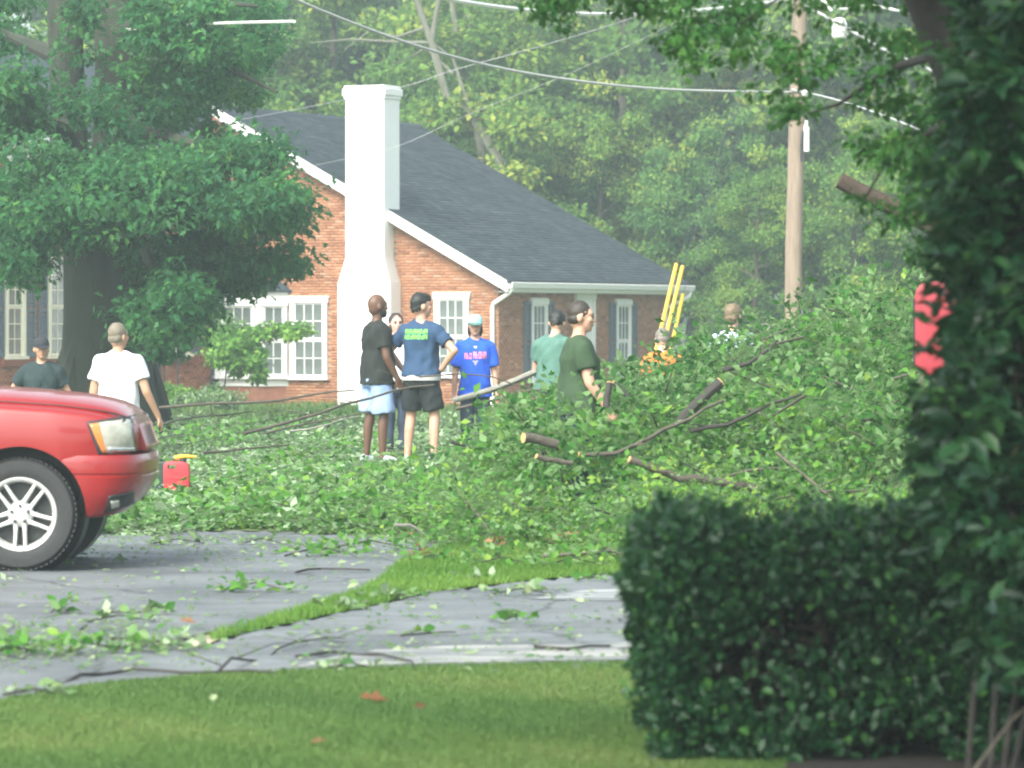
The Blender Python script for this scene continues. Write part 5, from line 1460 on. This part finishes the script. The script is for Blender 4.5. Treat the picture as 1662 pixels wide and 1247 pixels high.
pr_ = P(1512, 600, 30.0)
rp_ = thing('red_board', 'rounded red board on a thin post half hidden by the glossy shrub at right', 'board', (pr_.x, 30.0, 0))
pts = [(-.05,1.27),(-.118,1.34),(-.118,1.80)] + [(-.118+.09-.09*cos(a), 1.80+.115*sin(a)) for a in np.linspace(.2, pi/2, 6)] + [(.25,1.94),(.42,1.94)] + [(.42+.09*sin(a), 1.85+.09*cos(a)) for a in np.linspace(.2,pi/2,6)] + [(.51,1.34),(.44,1.27)]
mb = MB(); mb.prism(pts, 'y', -.04, .04); mb.build('board', M['panelred'], rp_, bevel=.015, smooth=True)
mb = MB(); mb.box((-.127,-.02,1.36),(-.1185,.02,1.80)); mb.build('edge_strip', M['plasticdark'], rp_)
mb = MB(); mb.tube([(.2,.07,0),(.2,.07,1.7)], .025, 8); mb.build('post', M['plasticdark'], rp_)
# ------------------------------------------------------------------ people
gp_ = np.random.default_rng(61)
def cloth(name, c, c2=None, rough=.85): return mat(name, c, rough, .12, 9, .25, 60, c2=c2)
SKIN = dict(
    dark=mat('dark_skin', (.115,.055,.032), .5, .08, 12), light=mat('light_skin', (.52,.30,.21), .5, .07, 12),
    tan=mat('tanned_skin', (.46,.26,.17), .5, .07, 12), pink=mat('pink_skin', (.56,.33,.26), .5, .07, 12))
CL = dict(
    black=cloth('black_fabric', (.010,.013,.011)), blackteal=cloth('black_green_fabric', (.012,.030,.032)), white=cloth('white_cotton', (.78,.80,.84), (.66,.69,.76)),
    denim=cloth('pale_blue_denim', (.32,.44,.70), (.24,.34,.58)), navy=cloth('navy_cotton', (.020,.060,.13), (.014,.042,.10)), shortsblack=cloth('black_shorts', (.006,.011,.012)),
    royal=cloth('royal_blue_cotton', (.015,.10,.62), (.012,.075,.48)), teal=cloth('teal_cotton', (.075,.17,.135), (.055,.13,.105)), olive=cloth('olive_green_cotton', (.030,.065,.025), (.02,.045,.018)),
    orange=cloth('hi_vis_orange', (.85,.19,.03)), paleblue=cloth('pale_blue_cotton', (.45,.55,.72)), darkblue=cloth('dark_blue_denim', (.03,.045,.08)), grey=cloth('grey_cotton', (.42,.42,.40)),
    capblue=cloth('pale_blue_cap', (.35,.68,.74)), capdark=cloth('dark_cap', (.02,.022,.03)), shoe=cloth('white_shoe', (.68,.70,.74)), shoegrey=cloth('grey_shoe', (.45,.48,.56)))
HAIR = dict(black=mat('black_hair', (.012,.014,.012), .5, .2, 40, .4, 90), brown=mat('brown_hair', (.035,.025,.016), .5, .2, 40, .4, 90), blond=mat('dark_blond_hair', (.20,.145,.085), .55, .2, 40, .4, 90),
    grey=mat('cropped_grey_hair', (.20,.17,.125), .7, .2, 40, .3, 90), shaved=mat('shaved_hair', (.055,.028,.018), .6, .1, 40), mouse=mat('mouse_hair', (.2,.17,.15), .6, .2, 40, .3, 90))
EYE = mat('eye', (.02,.015,.012), .2, .05, 30); LIP = mat('lips', (.36,.13,.11), .5, .08, 20)

def seg(mb, a, b, ra, rb, n=12, cap=True):
    a, b = Vector(a), Vector(b)
    mb.tube([a, a.lerp(b,.35), a.lerp(b,.7), b], [ra, ra*.62+rb*.38+.002, ra*.25+rb*.75, rb], n)
    if cap: mb.ell(a, (ra,)*3, nu=12, nv=8); mb.ell(b, (rb,)*3, nu=12, nv=8)
def ering(z, rx, ry, cy=0, cx=0, n=20, p=2.4):
    out = []
    for k in range(n):
        a = 2*pi*k/n; c, s = cos(a), sin(a)
        out.append((cx+rx*math.copysign(abs(c)**(2/p), c), cy+ry*math.copysign(abs(s)**(2/p), s), z))
    return out
def remesh(mb, name, m, parent, vox, dec=.4, sm=4, folds=0.):
    o = mb.build(name, m, parent)
    md = o.modifiers.new('r','REMESH'); md.mode = 'VOXEL'; md.voxel_size = vox
    md = o.modifiers.new('s','SMOOTH'); md.factor = .5; md.iterations = sm
    md = o.modifiers.new('d','DECIMATE'); md.ratio = dec
    bake(o)
    me = o.data
    if folds:
        me.calc_loop_triangles() if False else None
        n = len(me.vertices); co = np.zeros(n*3, np.float32); no = np.zeros(n*3, np.float32)
        me.vertices.foreach_get('co', co); me.vertices.foreach_get('normal', no)
        co = co.reshape(-1,3); no = no.reshape(-1,3); ph = gp_.random(4)*6
        f = np.sin(co[:,2]*30+co[:,0]*26+ph[0]+2.5*np.sin(co[:,0]*9+co[:,2]*6+ph[1]))*.6+np.sin(co[:,0]*45+co[:,1]*34+co[:,2]*11+ph[2])*.35+np.sin(co[:,2]*17-co[:,0]*30+ph[3])*.4
        co += no*(f*folds)[:,None]; me.vertices.foreach_set('co', co.ravel()); me.update()
    me.polygons.foreach_set('use_smooth', [True]*len(me.polygons))
    if len(me.materials) == 0: me.materials.append(m)
    return o

def hand(mb, W, d, side, curl, palmdir):
    """palm, four unequal bent fingers and a thumb; d = direction the hand points, palmdir = where the palm faces"""
    d = Vector(d).normalized(); pn = Vector(palmdir); pn = (pn-d*pn.dot(d)).normalized(); s = d.cross(pn)*side
    for i, off in enumerate((-.028,-.009,.010,.028)):
        seg(mb, W+d*.005+s*off*.6, W+d*.085+s*off, .017, .0135, 8)
    for i, (off, L_) in enumerate(((-.030,.062),(-.0105,.074),(.0105,.080),(.031,.072))):
        a = W+d*.085+s*off
        b = a+(d*cos(curl)+pn*sin(curl))*L_*.55+s*off*.08
        c = b+(d*cos(curl*2.1)+pn*sin(curl*2.1))*L_*.5
        seg(mb, a, b, .0115, .0105, 8); seg(mb, b, c, .0105, .009, 8)
    a = W+d*.025+s*.030; b = a+(d*.75+s*.6+pn*.35).normalized()*.045; c = b+(d*.95+s*.15+pn*.4).normalized()*.034
    seg(mb, a, b, .0145, .012, 8); seg(mb, b, c, .012, .010, 8)

def person(label, loc, rot, h=1.8, skin='light', shirt='black', lower='denim', long=False, hair='brown', hstyle='short', headyaw=0., headpitch=0., arms=None, legs=None,
           stout=1., shoe='shoe', cap=None, beard=False, hem=.86, sleeve=.62, waistband=None, female=False, lean=0., shortlen=.60):
    t = thing('person', label, 'person', loc, rot, None)
    k = h/1.8
    S = Matrix.Diagonal((k,k,k,1))
    lean_M = Matrix.Translation((0,0,.95)) @ Matrix.Rotation(lean, 4, 'X') @ Matrix.Translation((0,0,-.95))
    st = stout; shx = .185*(.90 if female else 1.0)*(.5+.5*st)
    ln = lambda p: lean_M @ Vector(p)
    neck = Vector((0,.005,1.52))
    HM = lean_M @ Matrix.Translation(neck-Vector((0,0,.022))) @ Matrix.Rotation(headyaw,4,'Z') @ Matrix.Rotation(headpitch,4,'X') @ Matrix.Diagonal((1.09,1.09,1.09,1)) @ Matrix.Translation(-neck)
    hp_ = lambda p: HM @ Vector(p)
    mb = MB()
    tor = [(.80,.13,.10,.01),(.88,.165*st,.118*st,.012),(.96,.168*st,.122*st,.008),(1.08,.148*st,.108*st*st,0),(1.2,.156*st,.115*st,0),(1.32,.176*st,.122*st,.004),(1.40,.178*st,.110,.01),(1.45,.155*st,.092,.012),(1.485,.105,.074,.012),(1.515,.066,.060,.012)]
    mb.loft([[ln(p) for p in ering(z,rx,ry,cy)] for z,rx,ry,cy in tor])
    seg(mb, ln((0,.012,1.47)), hp_((0,.004,1.60)), .062, .056)
    # head
    for c, r in (((0,.012,1.705),(.076,.097,.100)), ((0,-.030,1.645),(.060,.066,.068)), ((0,-.055,1.598),(.036,.036,.026)), ((0,-.055,1.715),(.062,.038,.032)), ((0,.03,1.66),(.066,.07,.07)),
                 ((.040,-.060,1.668),(.024,.028,.026)), ((-.040,-.060,1.668),(.024,.028,.026)), ((0,-.090,1.683),(.010,.016,.026)), ((0,-.100,1.664),(.017,.018,.013)), ((0,-.085,1.628),(.024,.014,.012)),
                 ((.078,.014,1.672),(.012,.022,.032)), ((-.078,.014,1.672),(.012,.022,.032))):
        mb.ell(hp_(c), r, HM.to_3x3().to_4x4())
    # arms
    arms = arms or {}
    ar = {}
    for s, nm in ((-1,'R'),(1,'L')):
        Sh = ln((s*shx,.01,1.412)); dflt = (Sh+Vector((s*.055,.01,-.295)), Sh+Vector((s*.075,-.035,-.555)), None, .35, None)
        if nm in arms:
            e, w_, hd, cu, pd = (list(arms[nm])+[None]*5)[:5]; E = Sh+Vector(e); W = Sh+Vector(w_)
        else: E, W, hd, cu, pd = dflt
        cu = .35 if cu is None else cu
        hd = Vector(hd) if hd is not None else (W-E).normalized()
        pd = Vector(pd) if pd is not None else Vector((-s,0,0))
        ar[nm] = (Sh,E,W)
        fm = .86 if female else 1.0*(.6+.4*st)
        mb.ell(Sh, (.058*fm,)*3); seg(mb, ln((s*.05,.012,1.475)), Sh+Vector((0,0,.012)), .05, .046); seg(mb, Sh, E, .054*fm, .043*fm); seg(mb, E, W, .043*fm, .029*fm)
        hand(mb, W, hd, s, cu, pd)
    # legs
    legs = legs or {}
    lg = {}
    for s, nm in ((-1,'R'),(1,'L')):
        Hp = Vector((s*.088*st,.01,.90)); kn, an, fd = legs.get(nm, ((s*.10,-.01,.50),(s*.105,.02,.085),(s*.25,-1,0)))
        Kn, An = Vector(kn), Vector(an); fd = Vector(fd).normalized(); lg[nm] = (Hp,Kn,An,fd)
        seg(mb, Hp, Kn, .088*(.5+.5*st), .056); seg(mb, Kn, Kn.lerp(An,.32)+Vector((0,.012,0)), .055, .056); seg(mb, Kn.lerp(An,.30)+Vector((0,.012,0)), An, .056, .038)
        z0 = Vector((An.x,An.y,An.z-.055))
        seg(mb, z0+Vector((0,.03,.0))-fd*.02, z0+fd*.13+Vector((0,0,-.005)), .038, .026); seg(mb, z0+fd*.13, z0+fd*.185, .028, .022)
    mb.v = [tuple(S @ Vector(p)) for p in mb.v]
    body = remesh(mb, 'body', SKIN[skin], t, .0095, .22, 3)
    # shirt
    mb = MB()
    off = .022
    tr = [r for r in tor if r[0] > hem+.03 and r[0] < 1.50]
    r0 = tr[0]
    rings = [ering(hem, max(r0[1],.178*st)+off+.018, max(r0[2],.128*st)+off+.016, .008)] + [ering(z, rx+off+(.016 if z < 1.12 else .008 if z < 1.25 else 0), ry+off+(.010 if z < 1.12 else 0), cy) for z,rx,ry,cy in tr] + [ering(1.512,.074,.066,.012)]
    mb.loft([[ln(p) for p in r] for r in rings])
    for nm in ('R','L'):
        Sh,E,W = ar[nm]; e2 = Sh.lerp(E, sleeve)
        seg(mb, ln(((-1 if nm == 'R' else 1)*.06,.012,1.468)), Sh+Vector((0,0,.008)), .066, .070*(.5+.5*st)); mb.ell(Sh, (.074*(.5+.5*st),)*3); mb.tube([Sh, Sh.lerp(e2,.5), e2], [.075*(.5+.5*st),.076*(.6+.4*st),.082*(.55+.45*st)], 16)
    mb.v = [tuple(S @ Vector(p)) for p in mb.v]
    sh = remesh(mb, 'shirt', CL[shirt], t, .013, .5, 4, .009)
    # lower garment
    mb = MB()
    mb.loft([ering(.80,.185*st,.125*st,.01), ering(.88,.195*st,.142*st,.012), ering(.96,.180*st,.132*st,.008), ering(1.02,.150*st,.108*st,.004)])
    for nm in ('R','L'):
        Hp,Kn,An,fd = lg[nm]
        if long: mb.tube([Hp, Kn, Kn.lerp(An,.5), An+Vector((0,0,.01))], [.105*st,.082,.075,.072], 16)
        else:
            e2 = Hp.lerp(Kn, shortlen/.62*.88); mb.tube([Hp, Hp.lerp(e2,.5), e2], [.108*st,.108*st,.112*st], 16)
    mb.v = [tuple(S @ Vector(p)) for p in mb.v]
    low = remesh(mb, 'trousers' if long else 'shorts', CL[lower], t, .014, .5, 4, .009)
    if waistband:
        mb = MB(); mb.loft([[tuple(S @ Vector(p)) for p in ering(z, rx, ry, .01)] for z, rx, ry in ((hem-.05,.203*st,.152*st),(hem-.045,.212*st,.160*st),(hem+.005,.212*st,.160*st),(hem+.01,.2*st,.15*st))])
        mb.build('undershirt_hem', CL[waistband], t, smooth=True)
    # shoes
    for nm in ('R','L'):
        Hp,Kn,An,fd = lg[nm]; z0 = Vector((An.x,An.y,An.z-.045)); q = Matrix.Rotation(math.atan2(fd.x,-fd.y),4,'Z')
        mb = MB()
        rings = []
        for yy, w_, hh in ((.085,.020,.03),(.075,.036,.07),(.02,.042,.085),(-.06,.046,.065),(-.13,.050,.048),(-.18,.042,.036),(-.21,.02,.02)):
            rings.append([z0 + q @ Vector((w_*cos(a)*(1.05 if sin(a) < 0 else 1), yy, -.04+max(0, sin(a))*hh+(min(0,sin(a))*.0))) for a in np.linspace(0,2*pi,13)[:-1]])
        mb.loft(rings); mb.v = [tuple(S @ Vector(p)) for p in mb.v]
        o = mb.build('shoe', CL[shoe], t, smooth=True); 
        m2 = MB(); m2.loft([[tuple(S @ (z0 + q @ Vector((w_*x, yy, zz)))) for x, zz in ((-1,-.042),(1,-.042),(1,-.022),(-1,-.022))] for yy, w_ in ((.09,.03),(.05,.044),(-.06,.049),(-.14,.053),(-.19,.042),(-.215,.02))]); m2.build('sole', CL['shoe'], o)
    R4 = HM.to_3x3().to_4x4()
    def hmesh(name, parts, m):
        mb = MB()
        for c, r in parts: mb.ell(hp_(c), r, R4, 18, 12)
        mb.v = [tuple(S @ Vector(p)) for p in mb.v]; return mb.build(name, m, t, smooth=True)
    if hstyle == 'short':
        o = hmesh('hair', [((0,.024,1.722),(.083,.096,.094)),((0,.05,1.672),(.070,.066,.062)),((0,-.03,1.762),(.068,.07,.045))], HAIR[hair])
    elif hstyle == 'crop':
        o = hmesh('hair', [((0,.020,1.718),(.080,.0955,.096)),((0,.046,1.668),(.0775,.064,.058))], HAIR[hair])
    elif hstyle == 'long':
        o = hmesh('hair', [((0,.026,1.722),(.087,.096,.095)),((0,.06,1.65),(.082,.062,.11)),((.062,.02,1.645),(.026,.045,.075)),((-.062,.02,1.645),(.026,.045,.075))], HAIR[hair])
    if hstyle != 'bald' and hstyle != 'shaved':
        me = o.data; n = len(me.vertices); co = np.zeros(n*3, np.float32); me.vertices.foreach_get('co', co); co = co.reshape(-1,3)
        co += gp_.normal(size=co.shape)*(.006 if hstyle == 'short' else .002); me.vertices.foreach_set('co', co.ravel()); me.update()
    if beard: hmesh('beard', [((0,-.036,1.618),(.060,.062,.050)),((0,-.06,1.598),(.036,.036,.030))], HAIR['black'])
    for s in (-1,1):
        hmesh('eye', [((s*.031,-.0865,1.697),(.0125,.008,.0075))], EYE)
        hmesh('eyebrow', [((s*.032,-.092,1.716),(.018,.006,.004))], HAIR['black' if hair in ('black','shaved') else 'brown'])
    hmesh('mouth', [((0,-.0975,1.628),(.022,.006,.005))], LIP if skin != 'dark' else HAIR['shaved'])
    if cap:
        mb = MB(); rg = []
        for z, f in ((1.715,1.0),(1.735,1.0),(1.765,.95),(1.79,.80),(1.806,.55),(1.814,.25),(1.816,.03)):
            rg.append([hp_(p) for p in ering(z, .088*f, .107*f, .008, p=2)])
        mb.loft(rg); mb.v = [tuple(S @ Vector(p)) for p in mb.v]; cp = mb.build('cap', CL[cap], t, smooth=True)
        mb = MB(); rg = []
        for zz in (0,.006):
            rg.append([hp_((x, y, 1.722+zz-.35*max(0,-y-.085)-1.2*x*x)) for x, y in [(.078,-.05),(.076,-.10),(.062,-.145),(.035,-.17),(0,-.178),(-.035,-.17),(-.062,-.145),(-.076,-.10),(-.078,-.05),(0,-.04)]])
        mb.loft(rg); mb.v = [tuple(S @ Vector(p)) for p in mb.v]; mb.build('cap_brim', CL[cap] if cap != 'capblue' else CL['teal'], cp, smooth=False)
    return t, sh, body

def print_on(shirt, name, polys, m, sgn, off=.004):
    """flat print: 2-D polygons (x,z) in the shirt's frame laid on the front (sgn -1) or back (sgn +1) of the cloth"""
    bm = bmesh.new(); bm.from_mesh(shirt.data); bv = BVHTree.FromBMesh(bm); bm.free()
    mb = MB()
    for (x0,z0,x1,z1) in polys:
        nx_, nz_ = max(1,int((x1-x0)/.012)), max(1,int((z1-z0)/.012)); vs = []
        for j in range(nz_+1):
            for i in range(nx_+1):
                x, z = x0+(x1-x0)*i/nx_, z0+(z1-z0)*j/nz_
                h = bv.ray_cast(Vector((x, sgn*1., z)), Vector((0,-sgn,0)))
                y = h[0].y if h[0] is not None else sgn*.1
                vs.append((x, y+sgn*off, z))
        fs = [(j*(nx_+1)+i, j*(nx_+1)+i+1, (j+1)*(nx_+1)+i+1, (j+1)*(nx_+1)+i) for j in range(nz_) for i in range(nx_)]
        mb.add(vs, fs)
    return mb.build(name, m, shirt)

def at_(px, Y, z=None):
    p = P(px, HY, Y); return (p.x, Y, float(gz(p.x, Y)) if z is None else z)
# facing: 0 = towards the camera, pi = away, +pi/2 = to the right in the picture
FR = pi/2
person('man in black tee and dark cap facing the camera behind the red car', at_(67, 49.5, -.30), .1, 1.74, 'tan', 'blackteal', 'darkblue', True, 'black', 'crop', cap='capdark', headyaw=.15,
       arms={'R':((-.16,.06,-.25),(-.20,-.10,-.46)),'L':((.13,.04,-.27),(.17,-.08,-.50))}, stout=1.08)
person('man in plain white tee with cropped hair seen from behind near the red car', at_(192, 44, -.21), pi-.12, 1.82, 'tan', 'white', 'darkblue', True, 'grey', 'crop', headyaw=-.5,
       arms={'R':((-.10,.02,-.29),(-.20,-.10,-.55)),'L':((.06,.0,-.30),(.055,-.05,-.56))}, stout=1.1, hem=.82, sleeve=.6)
person('bald dark-skinned man in black polo and pale blue shorts facing right', at_(613, 49.2, .04), FR+.35, 1.90, 'dark', 'black', 'denim', False, 'shaved', 'shaved', headyaw=.15, beard=True, shoe='shoegrey',
       arms={'R':((-.05,-.03,-.29),(-.04,-.16,-.53)),'L':((.07,-.04,-.28),(.05,-.2,-.50))}, stout=1.16, hem=.83, shortlen=.66, legs={'R':((-.10,-.04,.50),(-.11,-.02,.085),(-.2,-1,0)),'L':((.10,.05,.50),(.11,.09,.085),(.3,-1,0))})
person('dark-haired woman in white top glimpsed between the two standing men', at_(643, 51.5, .02), .35, 1.70, 'pink', 'white', 'darkblue', True, 'brown', 'long', female=True, headyaw=-.1)
_, nsh, _ = person('dark-haired man in navy tee and black shorts, hands on hips, back to the camera', at_(684, 49.0, .03), pi-.45, 1.91, 'light', 'navy', 'shortsblack', False, 'black', 'short', headyaw=-.65,
       arms={'R':((-.22,.02,-.21),(-.04,-.03,-.41),(.9,-.4,-.1),.5,(0,0,-1)),'L':((.20,.0,-.22),(.12,-.18,-.42),(-.6,-.7,-.25),.5,(0,0,-1))}, waistband='grey', hem=.93, shoe='shoe', stout=1.04, shortlen=.60,
       legs={'R':((-.15,-.02,.50),(-.17,.03,.085),(-.35,-1,0)),'L':((.13,-.01,.50),(.15,.03,.085),(.3,-1,0))})
neon = mat('neon_green_print', (.20,.85,.08), .7, .05, 30); pinkp = mat('pink_print', (.85,.28,.40), .7, .06, 30); whp = mat('white_print', (.85,.85,.88), .7, .03, 30); lil = mat('lilac_print', (.40,.36,.75), .7, .05, 30)
def glyphs(x0, x1, z0, z1, n, g):
    """chunky marks in a row, standing for lettering that the photograph leaves unreadable"""
    out = []; w_ = (x1-x0)/n; s = w_*.26
    for i in range(n):
        a = x0+i*w_+w_*.05; b = a+w_*.9; k = i % 4
        out += [(a,z0,a+s,z1)]
        if k != 1: out += [(b-s,z0,b,z1)]
        if k in (0,2): out += [(a+s,z1-(z1-z0)*.28,b-s,z1)]
        if k in (1,2): out += [(a+s,z0,b-s,z0+(z1-z0)*.28)]
        if k in (0,3,1): out += [(a+s,(z0+z1)/2-(z1-z0)*.13,b-s,(z0+z1)/2+(z1-z0)*.13)]
    return out
kk = 1.91/1.8
print_on(nsh, 'back_print', glyphs(-.135*kk,.135*kk,1.385*kk,1.43*kk,9,gp_)+glyphs(-.135*kk,.135*kk,1.325*kk,1.372*kk,8,gp_), neon, 1)
_, bsh, _ = person('girl in royal blue tee with pink print and pale blue cap facing the camera', at_(771, 49.5, .02), .05, 1.68, 'light', 'royal', 'darkblue', True, 'brown', 'long', female=False, cap='capblue', stout=1.0, hem=.80, sleeve=.78)
kk = 1.68/1.8
print_on(bsh, 'chest_print', glyphs(-.135*kk,-.045*kk,1.27*kk,1.345*kk,3,gp_)+glyphs(-.03*kk,.135*kk,1.275*kk,1.36*kk,5,gp_), pinkp, -1)
print_on(bsh, 'collar_logo', [(-.02*kk,1.415*kk,.02*kk,1.428*kk),(-.011*kk,1.403*kk,.011*kk,1.414*kk)], whp, -1)
print_on(bsh, 'chest_emblem', [(-.035*kk,1.235*kk,.035*kk,1.252*kk),(-.022*kk,1.215*kk,.022*kk,1.234*kk),(-.01*kk,1.195*kk,.01*kk,1.214*kk)], lil, -1)
person('dark-haired man in teal tee leaning over, back turned, holding leaves at left', at_(897, 47.0, .0), pi-.5, 1.76, 'light', 'teal', 'darkblue', True, 'black', 'short', headyaw=.3, headpitch=.3, lean=.12,
       arms={'L':((.08,-.06,-.27),(.06,-.30,-.30)),'R':((-.08,-.04,-.28),(-.02,-.26,-.40))}, stout=1.05)
person('man in dark olive tee with short dark hair in right profile, standing in the heap', at_(941, 36.6, .0), FR+.12, 1.80, 'light', 'olive', 'darkblue', True, 'brown', 'crop', headyaw=-.1, stout=1.2, hem=.85, headpitch=.08,
       arms={'R':((-.05,-.06,-.29),(-.05,-.22,-.52)),'L':((.06,-.06,-.28),(.03,-.24,-.48))})
person('man in hi-vis orange vest bending behind the heap by the guy wires', at_(1076, 44.5, .0), pi, 1.58, 'pink', 'orange', 'darkblue', True, 'mouse', 'crop', lean=.22, headpitch=.2)
person('person with dark blond hair and pale blue shirt seen from behind over the heap', at_(1190, 48.5, .0), pi-.15, 1.82, 'pink', 'paleblue', 'darkblue', True, 'blond', 'short', headyaw=-.25)
person('grey-haired person barely visible above the heap right of the blond one', at_(1245, 47.5, .0), pi, 1.60, 'pink', 'grey', 'darkblue', True, 'mouse', 'short')
# ------------------------------------------------------------------ thin summer haze
hb = MB(); hb.box((-262,-7,-1.6),(262,340,42))
hm = bpy.data.materials.new('haze'); hm.use_nodes = True
hn = hm.node_tree
for nd in list(hn.nodes):
    if nd.type != 'OUTPUT_MATERIAL': hn.nodes.remove(nd)
pv = hn.nodes.new('ShaderNodeVolumePrincipled')
pv.inputs['Color'].default_value = (.80,.95,.95,1); pv.inputs['Density'].default_value = .0017; pv.inputs['Anisotropy'].default_value = .3
hn.links.new(pv.outputs[0], hn.nodes['Material Output'].inputs['Volume'])
ho = hb.build('haze', hm); props(ho, kind='stuff'); ho.display_type = 'WIRE'
